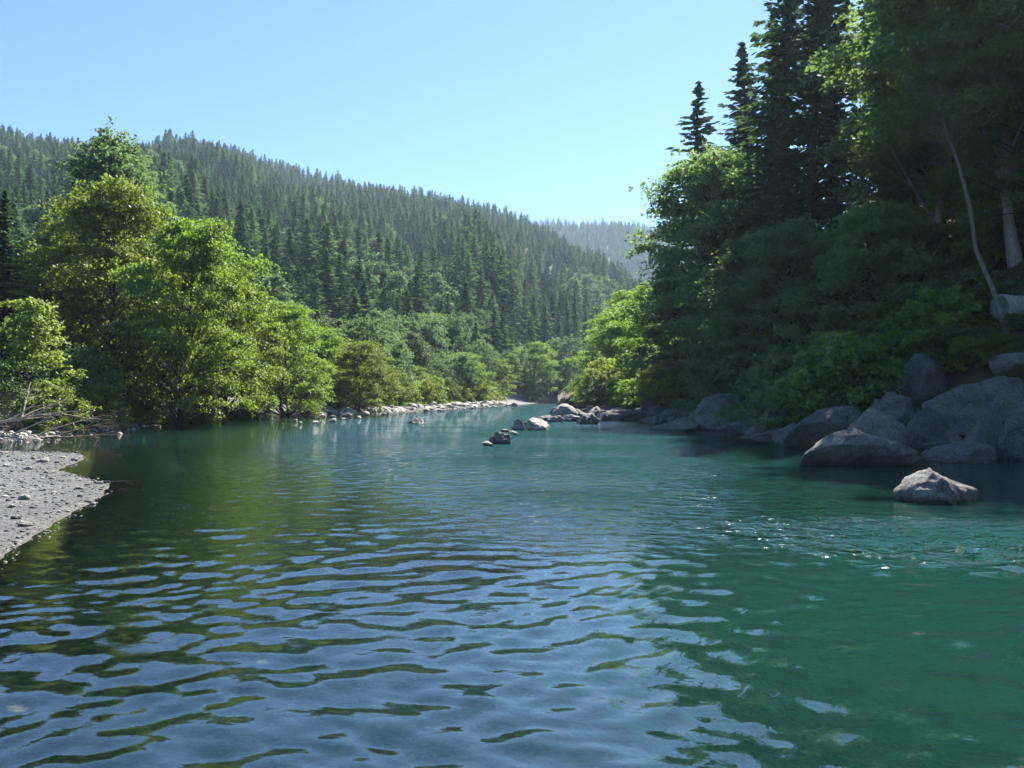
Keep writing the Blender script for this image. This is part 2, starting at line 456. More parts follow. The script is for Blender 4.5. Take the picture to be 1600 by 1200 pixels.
def water_mat():
    """clear mountain water: sharp reflections on the ripples, the bed seen through the shallows, green where it is deep"""
    m, nt, out = newmat('river_water')
    geo = N(nt, 'NewGeometry')
    dep = N(nt, 'Attribute'); dep.attribute_name = 'depth'
    rif = N(nt, 'Attribute'); rif.attribute_name = 'riffle'
    mp = N(nt, 'Mapping'); mp.inputs['Scale'].default_value = (1.0, 1.7, 1.0); mp.inputs['Rotation'].default_value = (0, 0, 0.25)
    nt.links.new(geo.outputs['Position'], mp.inputs[0])
    n1 = N(nt, 'TexNoise'); n1.inputs['Scale'].default_value = 2.2; n1.inputs['Detail'].default_value = 4; n1.inputs['Roughness'].default_value = 0.5
    nt.links.new(mp.outputs[0], n1.inputs['Vector'])
    bp = N(nt, 'Bump'); bp.inputs['Distance'].default_value = 0.55
    nt.links.new(rif.outputs['Fac'], bp.inputs['Strength'])
    n2 = N(nt, 'TexNoise'); n2.inputs['Scale'].default_value = 7.5; n2.inputs['Detail'].default_value = 2
    nt.links.new(mp.outputs[0], n2.inputs['Vector'])
    nt.links.new(math_(nt, 'ADD', n1.outputs[0], math_(nt, 'MULTIPLY', n2.outputs[0], 0.16)), bp.inputs['Height'])
    fr = N(nt, 'Fresnel'); fr.inputs['IOR'].default_value = 1.85; nt.links.new(bp.outputs[0], fr.inputs['Normal'])
    gl = N(nt, 'BsdfGlossy'); gl.inputs['Roughness'].default_value = 0.018; gl.inputs['Color'].default_value = (1, 1, 1, 1)
    nt.links.new(bp.outputs[0], gl.inputs['Normal'])
    # share of light that the water itself sends back grows with depth
    k = math_(nt, 'SUBTRACT', 1.0, math_(nt, 'POWER', 2.718, math_(nt, 'MULTIPLY', dep.outputs['Fac'], -1.05)))
    df = N(nt, 'SubsurfaceScattering'); df.falloff = 'BURLEY'      # light wanders through the water before it comes back
    df.inputs['Color'].default_value = (0.009, 0.044, 0.034, 1); df.inputs['Scale'].default_value = 0.9
    df.inputs['Radius'].default_value = (0.3, 1.0, 0.8)
    tr = N(nt, 'BsdfTransparent')
    tint = mixc(nt, math_(nt, 'MINIMUM', math_(nt, 'MULTIPLY', dep.outputs['Fac'], 0.9), 1.0), (0.93, 0.97, 0.93), (0.40, 0.72, 0.60))
    nt.links.new(tint, tr.inputs[0])
    body = mix_shader(nt, k, tr.outputs[0], df.outputs[0])
    s = mix_shader(nt, fr.outputs[0], body, gl.outputs[0])
    nt.links.new(s, out.inputs[0])
    return m

# ------------------------------------------------------------------ ground and water sheets
def fan(r0, r1, k, front, dth, back):
    r = np.exp(np.arange(math.log(r0), math.log(r1), k))
    f = np.arange(-front, front + 1e-6, dth)
    b = np.arange(front + back, 360 - front - back / 2, back)
    th = np.radians(np.concatenate([f, b]))
    R, T = np.meshgrid(r, th, indexing='ij')
    x = R * np.sin(T); y = R * np.cos(T)
    nr, nt_ = R.shape
    i, j = np.meshgrid(np.arange(nr - 1), np.arange(nt_), indexing='ij')
    j2 = (j + 1) % nt_
    f4 = np.stack([i * nt_ + j, i * nt_ + j2, (i + 1) * nt_ + j2, (i + 1) * nt_ + j], -1).reshape(-1, 4)
    return x.ravel(), y.ravel(), f4, nt_

gx, gy, gf, gnt = fan(0.6, 1560, 0.021, 46, 0.36, 6.0)
gzv = ground(gx, gy)
sd0, dl0, dr0 = river(gx, gy)
grav = np.where(dl0 < dr0, smooth(9, 3, -sd0 + 2 * fbm(gx * .3, gy * .3, 77, 2)), smooth(3.5, 1, -sd0))
grav = np.where((dl0 < dr0) & (gy < 28) & (gy > -20), smooth(40, 16, -sd0), grav)
grav = grav * smooth(3.2, 1.4, gzv)
gv = np.stack([gx, gy, gzv], 1)
hub = np.array([[0, 0, gz(0, 0)]])
gfan = np.stack([np.full(gnt, len(gv)), (np.arange(gnt) + 1) % gnt, np.arange(gnt)], 1)
me = mesh_np('ground', np.vstack([gv, hub]), [gf, gfan], ground_mat(), True, {'gravel': np.append(grav, 1)})
tag(link('ground', me), kind='structure')

wx, wy, wf, wnt = fan(1.0, 330, 0.0082, 44, 0.2, 5.0)
wg = ground(wx, wy)
wsd, wdl, wdr = river(wx, wy)
wr = np.hypot(wx, wy)
# ripples: many small swells that run down the river, with calmer and livelier patches
wz = np.zeros_like(wx)
wr_ = np.random.default_rng(5)
warp1 = 0.35 * vnoise(wx * 0.5, wy * 0.5, 90); warp2 = 0.35 * vnoise(wx * 0.5, wy * 0.5, 91)
for kk in range(60):
    lam = math.exp(wr_.uniform(math.log(0.14), math.log(0.72)))
    ang = wr_.normal(0.0, 0.55) + (0.18 if kk % 3 else -0.35)
    q = 2 * math.pi / lam
    fade = smooth(0.42, 0.22, wr * 0.0082 / lam)
    amp = 0.0105 * lam ** 0.95 / math.sqrt(60) * 2.6
    patch = 0.55 + 0.75 * vnoise(wx * 0.16 + kk * 3.7, wy * 0.16 - kk * 1.9, 100 + kk)
    wz += fade * amp * np.maximum(patch, 0) * np.sin(q * ((wx + warp1) * math.sin(ang) + (wy + warp2) * math.cos(ang)) + wr_.uniform(0, 6.28))
wz *= (smooth(0.0, 1.2, wsd) * 0.9 + 0.1) * (1 + 0.5 * smooth(0.5, 3, wx) * smooth(14, 9, wy) + 3.6 * np.exp(-((wx - 5.2) / 1.8) ** 2 - ((wy - 9.5) / 1.2) ** 2))
# the lively tongue of current down the middle
cur = np.exp(-((wx - np.interp(wy, [0, 6, 12, 20, 35, 60, 100, 200], [1.5, 1.6, 1.7, 1.5, 1.0, -3, 0, 14])) / np.interp(wy, [0, 12, 25, 40, 70], [1.6, 2.0, 4.2, 6.5, 7])) ** 2)
riff = 0.008 + 0.05 * smooth(8, 16, wy) + 0.95 * np.exp(-((wx - 5.8) / 2.2) ** 2 - ((wy - 10.0) / 1.6) ** 2) + 0.95 * cur * smooth(7, 20, wy) * (0.45 + 0.8 * np.clip(vnoise(wx * .25, wy * .5, 61) + 0.3, 0, 1)) + 0.10 * smooth(9, 30, wy)
riff = riff * smooth(0.0, 2.5, wsd) + 0.015
keep = wg < 0.6
kf = keep[wf].any(1)
wf2 = wf[kf]
used = np.unique(wf2); remap = np.full(len(wx), -1); remap[used] = np.arange(len(used))
me = mesh_np('water', np.stack([wx, wy, wz], 1)[used], remap[wf2], water_mat(), True,
             {'depth': np.maximum(-wg, 0)[used], 'riffle': riff[used]})
tag(link('water', me), kind='structure')

# ------------------------------------------------------------------ stones
def icosphere(sub):
    t = (1 + 5 ** 0.5) / 2
    v = [(-1, t, 0), (1, t, 0), (-1, -t, 0), (1, -t, 0), (0, -1, t), (0, 1, t), (0, -1, -t), (0, 1, -t), (t, 0, -1), (t, 0, 1), (-t, 0, -1), (-t, 0, 1)]
    f = [(0, 11, 5), (0, 5, 1), (0, 1, 7), (0, 7, 10), (0, 10, 11), (1, 5, 9), (5, 11, 4), (11, 10, 2), (10, 7, 6), (7, 1, 8), (3, 9, 4), (3, 4, 2), (3, 2, 6), (3, 6, 8), (3, 8, 9), (4, 9, 5), (2, 4, 11), (6, 2, 10), (8, 6, 7), (9, 8, 1)]
    v = [np.array(p) / np.linalg.norm(p) for p in v]
    for _ in range(sub):
        cache = {}; nf = []
        def mid(a, b):
            k = (min(a, b), max(a, b))
            if k not in cache:
                p = v[a] + v[b]; v.append(p / np.linalg.norm(p)); cache[k] = len(v) - 1
            return cache[k]
        for a, b, c in f:
            ab, bc, ca = mid(a, b), mid(b, c), mid(c, a)
            nf += [(a, ab, ca), (b, bc, ab), (c, ca, bc), (ab, bc, ca)]
        f = nf
    return np.array(v), np.array(f)
ICO = {s: icosphere(s) for s in (0, 1, 2, 3, 4)}

def boulder_mesh(name, size, seed, sub=4, cuts=9, rough=0.10, mat=None, lean=0.0, apex=None):
    """a weathered block: a ball cut by random planes, then roughened; size = full (x, y, z); origin at the waterline third"""
    v, f = ICO[sub]
    v = v.copy()
    rs = np.random.default_rng(seed)
    for _ in range(cuts):
        n = rs.normal(size=3); n /= np.linalg.norm(n)
        d = rs.uniform(0.42, 0.82)
        s = v @ n - d
        v = np.where((s > 0)[:, None], v - (s * 0.95)[:, None] * n, v)
    off = Vector(rs.uniform(-50, 50, 3))
    if sub >= 2:
        dis = np.array([mnoise.fractal(Vector(p) * 1.7 + off, 0.9, 2.1, 5) for p in v])
        rid = np.array([1 - abs(mnoise.noise(Vector(p) * 3.1 + off)) for p in v])
        fine = np.array([mnoise.fractal(Vector(p) * 5.5 + off, 0.7, 2.2, 4) for p in v]) if sub >= 3 else 0
        v = v * (1 + rough * 1.25 * dis + rough * 0.5 * (rid - 0.7) + rough * 0.28 * fine)[:, None]
    v -= (v.max(0) + v.min(0)) / 2
    v /= (v.max(0) - v.min(0)) / 2
    if apex is not None:                                   # pull towards a peak off centre
        tz = np.clip(v[:, 2], 0, 1)
        w = 1 - 0.62 * tz ** 1.15
        v[:, 0] = v[:, 0] * w + apex * tz
        v[:, 1] *= 1 - 0.3 * tz
    v[:, 0] += lean * v[:, 2]
    v = v * np.array(size) / 2
    return mesh_np(name, v, f, mat, True)

used_meshes = {}
def stone(name, px, d, w, h, label, seed, mat=M_ROCK, deep=None, cuts=15, rough=0.10, lean=0, apex=None, base=None, rz=0.0, sink=0.42, group=None, sub=4, cat='rock'):
    """w, h: width and height seen above its foot; sunk part is added below"""
    x = at(px, d)
    z0 = max(gz(x, d), 0.0) if base is None else base
    full_h = h / (1 - sink)
    me = boulder_mesh(name, (w, w * (deep or 0.8), full_h), seed, sub, cuts, rough, mat, lean, apex)
    o = link(name, me, loc=(x, d, z0 + h - full_h / 2))
    o.rotation_euler.z = rz
    return tag(o, label, cat, group)

# mid-river and near rocks
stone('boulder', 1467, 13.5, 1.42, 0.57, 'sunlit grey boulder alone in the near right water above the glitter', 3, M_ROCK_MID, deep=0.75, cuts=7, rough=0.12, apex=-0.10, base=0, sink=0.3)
stone('sunken_rock', 1385, 13.8, 1.5, 0.12, 'yellowish submerged rock shelf left of the lone sunlit boulder', 5, M_ROCK_SUNK, deep=0.9, base=-0.16, sink=0.6)
stone('sunken_rock', 1530, 13.9, 0.7, 0.12, 'yellowish submerged rock right of the lone sunlit boulder', 6, M_ROCK_SUNK, deep=0.9, base=-0.17, sink=0.6)
stone('sunken_rock', 1225, 19.6, 1.7, 0.10, 'olive submerged rock in front of the peaked boulder', 7, M_ROCK_SUNK, deep=0.7, base=-0.17, sink=0.6)
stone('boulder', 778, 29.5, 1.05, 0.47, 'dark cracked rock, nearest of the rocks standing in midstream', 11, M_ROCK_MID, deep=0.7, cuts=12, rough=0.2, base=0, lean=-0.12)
stone('rock', 762, 28.3, 0.42, 0.17, 'small pale stone at the foot of the dark midstream rock', 12, M_ROCK_PALE, base=0, sub=3)
stone('rock', 791, 39.0, 0.62, 0.16, 'flat pale stone between the two midstream rocks', 13, M_ROCK_PALE, base=0, sub=3)
stone('boulder', 838, 41.0, 1.2, 0.66, 'pale angular midstream rock with a sloping right end', 14, M_ROCK_PALE, cuts=14, rough=0.12, base=0, lean=0.15)
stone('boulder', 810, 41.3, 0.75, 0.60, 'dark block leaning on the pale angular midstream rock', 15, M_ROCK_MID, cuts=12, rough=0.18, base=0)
stone('boulder', 856, 57.0, 1.35, 0.38, 'low grey rock in the water before the smooth pale boulder', 16, M_ROCK, base=0)
stone('boulder', 882, 63.0, 2.2, 1.15, 'smooth pale round boulder below the big leaning rock', 17, M_ROCK_PALE, cuts=3, rough=0.07, base=0)
stone('boulder', 905, 64.5, 1.5, 0.75, 'grey boulder touching the smooth pale round one on its right', 18, M_ROCK, cuts=6, base=0)
stone('boulder', 918, 50.0, 1.5, 0.70, 'rough grey rock in the water right of the smooth pale boulder', 19, M_ROCK, cuts=11, rough=0.16, base=0)
stone('boulder', 900, 92.0, 4.6, 2.5, 'big dark leaning rock with a golden brown end at the river bend', 20, M_ROCK_BROWN, deep=0.7, cuts=10, base=0.1, lean=0.55, sink=0.3)
stone('boulder', 650, 51.5, 1.2, 0.42, 'single pale low rock in the water off the left cobble shore', 23, M_ROCK_PALE, cuts=8, base=0, apex=0.2)
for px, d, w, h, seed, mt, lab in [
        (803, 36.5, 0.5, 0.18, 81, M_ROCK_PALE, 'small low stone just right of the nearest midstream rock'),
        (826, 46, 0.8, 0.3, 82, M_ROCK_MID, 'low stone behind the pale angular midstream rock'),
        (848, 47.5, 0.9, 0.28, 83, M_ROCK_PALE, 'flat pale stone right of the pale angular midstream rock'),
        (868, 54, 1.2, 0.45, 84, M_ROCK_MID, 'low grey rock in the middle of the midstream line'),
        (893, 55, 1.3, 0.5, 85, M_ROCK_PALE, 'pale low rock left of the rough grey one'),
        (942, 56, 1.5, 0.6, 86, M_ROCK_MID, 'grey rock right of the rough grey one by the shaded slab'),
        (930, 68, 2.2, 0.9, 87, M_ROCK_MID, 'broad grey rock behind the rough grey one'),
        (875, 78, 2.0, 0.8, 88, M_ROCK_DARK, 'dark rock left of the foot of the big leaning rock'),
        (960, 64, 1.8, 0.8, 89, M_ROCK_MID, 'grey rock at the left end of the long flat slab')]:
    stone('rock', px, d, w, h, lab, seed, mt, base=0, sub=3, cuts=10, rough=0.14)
# right bank boulders
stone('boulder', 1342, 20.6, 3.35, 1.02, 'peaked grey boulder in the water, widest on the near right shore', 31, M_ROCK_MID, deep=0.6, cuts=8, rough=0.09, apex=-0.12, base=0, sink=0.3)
stone('boulder', 1492, 21.6, 2.15, 0.55, 'low dark slab at the waterline right of the peaked boulder', 32, M_ROCK_DARK, base=0, deep=0.6)
stone('boulder', 1532, 23.3, 1.75, 1.15, 'dark rounded boulder behind the low slab on the right shore', 33, M_ROCK_DARK, base=0.0)
stone('boulder', 1608, 22.4, 1.7, 1.45, 'tall grey boulder cut off by the right edge of the picture', 34, M_ROCK_DARK, base=0.0)
stone('boulder', 1362, 24.6, 2.25, 1.25, 'smooth topped grey boulder directly behind the peaked one', 35, M_ROCK, cuts=7, base=0.15)
stone('boulder', 1448, 25.4, 1.6, 1.35, 'round boulder under the left end of the overhanging giant', 36, M_ROCK_DARK, base=0.1)
stone('boulder', 1524, 26.6, 4.1, 1.6, 'giant overhanging boulder, largest on the right bank', 37, M_ROCK_DARK, deep=0.7, cuts=14, base=0.85, sink=0.25, rough=0.12)
stone('boulder', 1597, 28.3, 2.2, 0.9, 'flat pale grey slab above and behind the giant boulder', 38, M_ROCK, base=2.5)
stone('boulder', 1285, 27.5, 2.4, 1.35, 'grey boulder half under shrubs left of the peaked boulder', 39, M_ROCK_DARK, base=0.1)
stone('boulder', 1192, 30.0, 2.5, 0.50, 'long low rock awash left of the shrub covered boulder', 40, M_ROCK_DARK, base=0, deep=0.5, rough=0.18)
stone('boulder', 1245, 30.5, 1.6, 0.55, 'small dark rock at the right end of the long low one', 41, M_ROCK_DARK, base=0)
stone('boulder', 1135, 41.0, 3.2, 1.95, 'big rounded grey boulder at the shaded bend of the right shore', 42, M_ROCK, deep=0.8, cuts=6, base=0, sink=0.3)
stone('boulder', 1180, 40.0, 2.2, 1.75, 'grey boulder leaning on the big rounded one from the right', 43, M_ROCK_DARK, base=0.0)
stone('boulder', 1050, 41.5, 2.7, 0.75, 'low boulder with a sunlit face left of the big rounded one', 44, M_ROCK, cuts=10, base=0, apex=0.3)
stone('boulder', 1014, 62, 2.0, 1.5, 'dark upright boulder in the shade above the flat slab', 45, M_ROCK_DARK, base=0.2)
stone('boulder', 985, 58, 5.0, 0.8, 'long flat dark slab sloping into the shaded water', 46, M_ROCK_DARK, deep=0.5, cuts=6, base=0, sink=0.3)
stone('boulder', 1060, 54, 3.4, 1.0, 'sloping grey slab behind the low sunlit faced boulder', 47, M_ROCK_DARK, deep=0.6, base=0.0)
stone('boulder', 1215, 33.5, 1.8, 1.1, 'mossy boulder tucked under the shrubs behind the long low rock', 48, M_ROCK_DARK, base=0.3)
stone('boulder', 1413, 31.0, 2.4, 1.4, 'dark rock face among shrubs above the dead branch', 49, M_ROCK_DARK, base=1.8, cuts=12)
for i in range(34):                                         # smaller stones that fill the foot of the right bank
    pass
for i in range(60):
    k = rng.integers(0, 13)
    ys = [24.5, 26, 28, 30.5, 33, 36, 39, 44, 50, 58, 66, 74, 86]
    yy = ys[k] + rng.uniform(-1, 1)
    bx = np.interp(yy, [22.8, 24.2, 26.5, 31, 38, 46, 55, 66, 78, 96], [16, 13.6, 11.6, 10.8, 10.6, 10.2, 9.2, 7.4, 6.0, 6.4])
    xx = bx + rng.uniform(-0.3, 2.0)
    w = rng.uniform(0.5, 1.35)
    stone('rock', 800 + xx / yy * FPX, yy, w, w * rng.uniform(0.4, 0.7), 'small grey stone wedged between the right bank boulders', 200 + i,
          M_ROCK_DARK if i % 3 else M_ROCK, group='filler stones of the right bank', sub=3)

for px, d, w, h, seed, lab in [
        (1400, 28.3, 1.7, 1.3, 91, 'grey block between the smooth topped boulder and the giant'),
        (1580, 25.5, 1.8, 1.2, 92, 'grey block under the right end of the giant boulder'),
        (1330, 27.2, 1.7, 1.3, 93, 'angular block behind the peaked boulder and the smooth topped one'),
        (1450, 30.0, 2.0, 1.6, 94, 'upper block left of the top of the giant boulder'),
        (1240, 29.2, 1.5, 0.8, 96, 'grey rock between the long low rock and the shrub covered boulder'),
        (1095, 43.5, 1.8, 1.1, 97, 'grey rock between the sunlit faced boulder and the big rounded one')]:
    stone('boulder', px, d, w, h, lab, seed, M_ROCK if seed % 2 else M_ROCK_DARK, cuts=12, rough=0.13)
# cobbles of the left shore: a few shapes, each stone an object
cob = [boulder_mesh('cobble', (1, rng.uniform(.7, 1), rng.uniform(.45, .7)), 300 + i, 2, 6, 0.12, M_ROCK_PALE) for i in range(7)]
def cobble(x, y, w, label, group, z=None):
    o = link('cobble', cob[rng.integers(0, 7)], loc=(x, y, (max(gz(x, y), -0.02) if z is None else z) + w * 0.08))
    o.scale = (w, w, w * rng.uniform(.7, 1.1)); o.rotation_euler = (rng.uniform(-.2, .2), rng.uniform(-.2, .2), rng.uniform(0, 6.28))
    tag(o, label, 'stone', group)
LP = np.array(LEFT)
def left_edge(y):
    seg = LP[18:]
    return np.interp(y, seg[:, 1], seg[:, 0])
for i in range(190):
    y = rng.uniform(69, 150) if i % 4 else rng.uniform(69, 85)
    x = left_edge(y) + rng.normal(-1.5, 1.3)
    cobble(x, y, rng.uniform(0.4, 1.15) * (1 + (y - 70) / 130), 'pale rounded cobble on the far left shore before the willows', 'cobbles of the far left shore')
for px, py, w in [(500, 648, .9), (518, 660, .85), (488, 653, .55), (462, 657, .35), (470, 661, .3), (536, 655, .4), (520, 652, .6), (442, 663, .25), (545, 650, .8), (410, 650, .9), (428, 649, .8), (446, 650, .5), (493, 661, .45), (560, 653, .5)]:
    d = EYE * FPX / (py - HZ)
    cobble(at(px, d), d, w, 'pale stone awash in the shallows off the left cobble shore', 'stones awash off the left shore', 0.0)
for i in range(60):
    y = rng.uniform(31.5, 62)
    x = left_edge(y) + rng.normal(-0.35, 0.45)
    cobble(x, y, rng.uniform(0.14, 0.5), 'pale stone along the waterline below the left bank trees', 'waterline stones below the left trees')
for px, py, w, lab in [(68, 722, .34, 'white flat stone near the back of the gravel bar'), (40, 780, .22, 'pale stone in the middle of the gravel bar'), (42, 821, .2, 'pale stone near the front edge of the gravel bar'), (18, 793, .16, 'small dark stone left on the gravel bar')]:
    x, d, z = hit(px, py)
    cobble(x, d, w, lab, None, z)

for i in range(70):
    y = rng.uniform(8.5, 25); x = np.interp(y, [8.8, 11.5, 16, 19, 25], [-5.8, -6.7, -8.4, -11.2, -14]) - rng.uniform(-0.15, 5)
    cobble(x, y, rng.uniform(0.07, 0.2), 'small loose stone lying on the grey gravel bar', 'loose stones on the gravel bar')
def pebbles(name, pts, sizes, mat, label, cat):
    """many small stones nobody could count, as one object"""
    v, f = ICO[0]
    n = len(pts)
    sq = rng.uniform(0.6, 1.0, (n, 3)) * np.array([1, 0.85, 0.5])
    jit = rng.uniform(0.8, 1.15, (n, len(v), 1))
    a = rng.uniform(0, 6.28, n); ca, sa = np.cos(a), np.sin(a)
    p = v[None] * jit * (sq * sizes[:, None] * 0.5)[:, None, :]
    q = p.copy(); q[..., 0] = p[..., 0] * ca[:, None] - p[..., 1] * sa[:, None]; q[..., 1] = p[..., 0] * sa[:, None] + p[..., 1] * ca[:, None]
    q += pts[:, None, :]
    ff = (f[None] + (np.arange(n) * len(v))[:, None, None]).reshape(-1, 3)
    return tag(link(name, mesh_np(name, q.reshape(-1, 3), ff, mat, True)), label, cat, kind='stuff')

def pebble_mat(name, stops):
    m, nt, out = newmat(name)
    geo = N(nt, 'NewGeometry')
    b = N(nt, 'BsdfPrincipled'); b.inputs['Roughness'].default_value = 0.75
    nt.links.new(ramp(nt, geo.outputs['Random Per Island'], stops), b.inputs['Base Color'])
    nt.links.new(b.outputs[0], out.inputs[0])
    return m
M_PEB = pebble_mat('gravel_stone', [(0, (0.05, 0.052, 0.055)), (0.5, (0.085, 0.088, 0.092)), (0.92, (0.14, 0.14, 0.14)), (1, (0.36, 0.355, 0.34))])
M_BED = pebble_mat('river_bed_stone', [(0, (0.09, 0.088, 0.055)), (0.5, (0.19, 0.175, 0.115)), (0.85, (0.30, 0.28, 0.19)), (1, (0.5, 0.47, 0.36))])
n = 26000
X = rng.uniform(-24, -4, n); Y = 6 + 21 * rng.random(n) ** 1.2
s_, _, _ = river(X, Y)
k = (s_ < 0.25) & (X > -0.72 * Y - 1.5)
X, Y = X[k], Y[k]
sz = np.exp(rng.normal(-3.25, 0.55, len(X)))
pebbles('gravel', np.stack([X, Y, ground(X, Y) + sz * 0.08], 1), sz, M_PEB, 'grey gravel of the bar in the left foreground', 'gravel')
n = 7000
X = rng.uniform(-9, 9, n); Y = rng.uniform(1.5, 22, n)
s_, a_, b_ = river(X, Y)
k = (s_ > 0.05) & (a_ < 9)
X, Y = X[k], Y[k]
sz = np.exp(rng.normal(-2.75, 0.45, len(X)))
pebbles('river_bed_stones', np.stack([X, Y, ground(X, Y) + sz * 0.1], 1), sz, M_BED, 'brown stones on the river bed under the clear shallows', 'stones')
n = 5200
Y = rng.uniform(30, 150, n); X = left_edge(Y) + rng.normal(-1.0, 1.1, n)
sz = np.exp(rng.normal(-1.75, 0.45, n))
pebbles('shore_gravel', np.stack([X, Y, np.maximum(ground(X, Y), -0.1) + sz * 0.1], 1), sz, pebble_mat('pale_gravel_stone', [(0, (0.2, 0.19, 0.17)), (0.5, (0.36, 0.34, 0.31)), (1, (0.54, 0.52, 0.48))]), 'pale small gravel between the cobbles of the left shore', 'gravel')
stone('sunken_rock', 240, 4.25, 0.46, 0.14, 'pale round stone under the clear water at the lower left', 71, M_ROCK_SUNK, base=-0.36, sub=3, cuts=4)
stone('sunken_rock', 1062, 4.4, 0.4, 0.12, 'pale stone under the water at the bottom centre', 72, M_ROCK_SUNK, base=-0.42, sub=3, cuts=4)

# ------------------------------------------------------------------ trees
def rot_cards(c, axis_u, axis_v, lu, lv):
    """rhombic leaves: centre c, length along u, width along v"""
    u = axis_u * lu[:, None] * 0.5; w = axis_v * lv[:, None] * 0.5
    v = np.stack([c - u, c + w - u * 0.1, c + u, c - w - u * 0.1], 1).reshape(-1, 3)
    return v, np.arange(len(v)).reshape(-1, 4)

def unit(a):
    return a / (np.linalg.norm(a, axis=-1, keepdims=True) + 1e-9)

def broadleaf(name, H, W, seed, nclump, ntwig, nleaf, leaf, leafmat, barkmat=M_BARK, profile=None, bole=0.12, lean=(0, 0), flat=0.5, tr=0.022, droop=0.25, stems=1, spread=1.0):
    """trunk and limbs as one mesh, leaves set along twigs in uneven tiers as another; unit height in metres"""
    rs = np.random.default_rng(seed)
    prof = profile or (lambda t: np.sin(np.pi * np.clip((t - bole) / (1 - bole), 0, 1) ** 0.75) ** 0.62)
    tb = Buf(); trunks = []
    for s in range(stems):
        k = 9
        tz = np.linspace(0, 0.93, k) * H * (1 if s == 0 else rs.uniform(0.6, 0.9))
        wob = np.cumsum(rs.normal(0, 0.012 * H, (k, 2)), 0); wob[0] = 0
        base = rs.normal(0, 0.03 * H, 2) * (s > 0)
        ld = np.array(lean) if s == 0 else rs.normal(0, 0.22, 2)
        pts = np.column_stack([base + wob + np.outer(tz / H, ld) * H, tz]); pts[0, 2] = -0.4
        rad = tr * H * (1 - 0.9 * np.linspace(0, 1, k) ** 0.9) * (1 if s == 0 else 0.7)
        rad[0] *= 1.35
        tb.tube(pts, rad, 8); trunks.append(pts)
    leaves_c = []; leaves_u = []; leaves_s = []
    gold = 2.39996
    for i in range(nclump):
        t = bole + (1 - bole) * (0.06 + 0.94 * ((i + 0.5) / nclump) ** 0.9)
        t = np.clip(t + rs.normal(0, 0.02), bole + 0.02, 0.985)
        a = i * gold + rs.normal(0, 0.35)
        rr = W / 2 * prof(t) * (rs.uniform(0.3, 1.12) ** 0.7)
        lob = 1 + 0.20 * math.sin(3 * a + seed) + 0.20 * math.sin(t * 23 + a * 2 + seed)
        rr *= lob
        tp = trunks[i % stems]
        cx = np.interp(t * H, tp[:, 2], tp[:, 0]); cyy = np.interp(t * H, tp[:, 2], tp[:, 1])
        c = np.array([cx + rr * math.cos(a), cyy + rr * math.sin(a), t * H + rs.normal(0, 0.015 * H)])
        zs = max(t * H - rr * rs.uniform(0.45, 0.9), bole * H * 0.7)
        st = np.array([np.interp(zs, tp[:, 2], tp[:, 0]), np.interp(zs, tp[:, 2], tp[:, 1]), zs])
        md = (st + c) / 2 + np.array([0, 0, rr * 0.16]) + rs.normal(0, 0.02 * H, 3)
        q = np.linspace(0, 1, 5)[:, None]
        bez = (1 - q) ** 2 * st + 2 * q * (1 - q) * md + q * q * c
        r0 = tr * H * 0.32 * (1 - t * 0.6)
        tb.tube(bez, np.linspace(r0, r0 * 0.2, 5), 5)
        out = np.array([math.cos(a), math.sin(a), 0])
        cl = spread * W * rs.uniform(0.08, 0.17)
        nt_ = max(3, int(ntwig * rs.uniform(0.6, 1.4)))
        ta = rs.uniform(0, 6.28, nt_)
        tdir = unit(np.column_stack([np.cos(ta), np.sin(ta), rs.normal(0.06, flat * 0.55, nt_)]) + out * 0.45)
        tst = c + rs.normal(0, 1, (nt_, 3)) * np.array([cl, cl, cl * flat]) * 0.38
        tl = cl * rs.uniform(0.5, 1.25, nt_)
        q = rs.uniform(0, 1, (nt_, nleaf))
        pos = tst[:, None] + tdir[:, None] * (tl[:, None] * q)[..., None]
        pos[..., 2] -= droop * (tl[:, None] * q ** 2)
        pos += rs.normal(0, leaf * 0.55, pos.shape)
        uu = unit(np.repeat(tdir[:, None], nleaf, 1) + rs.normal(0, 0.75, pos.shape) + np.array([0, 0, -0.25]))
        leaves_c.append(pos.reshape(-1, 3)); leaves_u.append(uu.reshape(-1, 3)); leaves_s.append(leaf * rs.uniform(0.7, 1.35, nt_ * nleaf))
    c = np.vstack(leaves_c); u = np.vstack(leaves_u); s = np.concatenate(leaves_s)
    k = c[:, 2] > 0.08
    c, u, s = c[k], u[k], s[k]
    nn = unit(np.array([0, 0, 1.0]) + rs.normal(0, 0.65, c.shape))
    w = unit(np.cross(nn, u))
    v, f = rot_cards(c, u, w, s * 1.25, s * 0.85)
    return tb.mesh(name + '_trunk', barkmat), mesh_np(name + '_crown', v, f, leafmat, False)

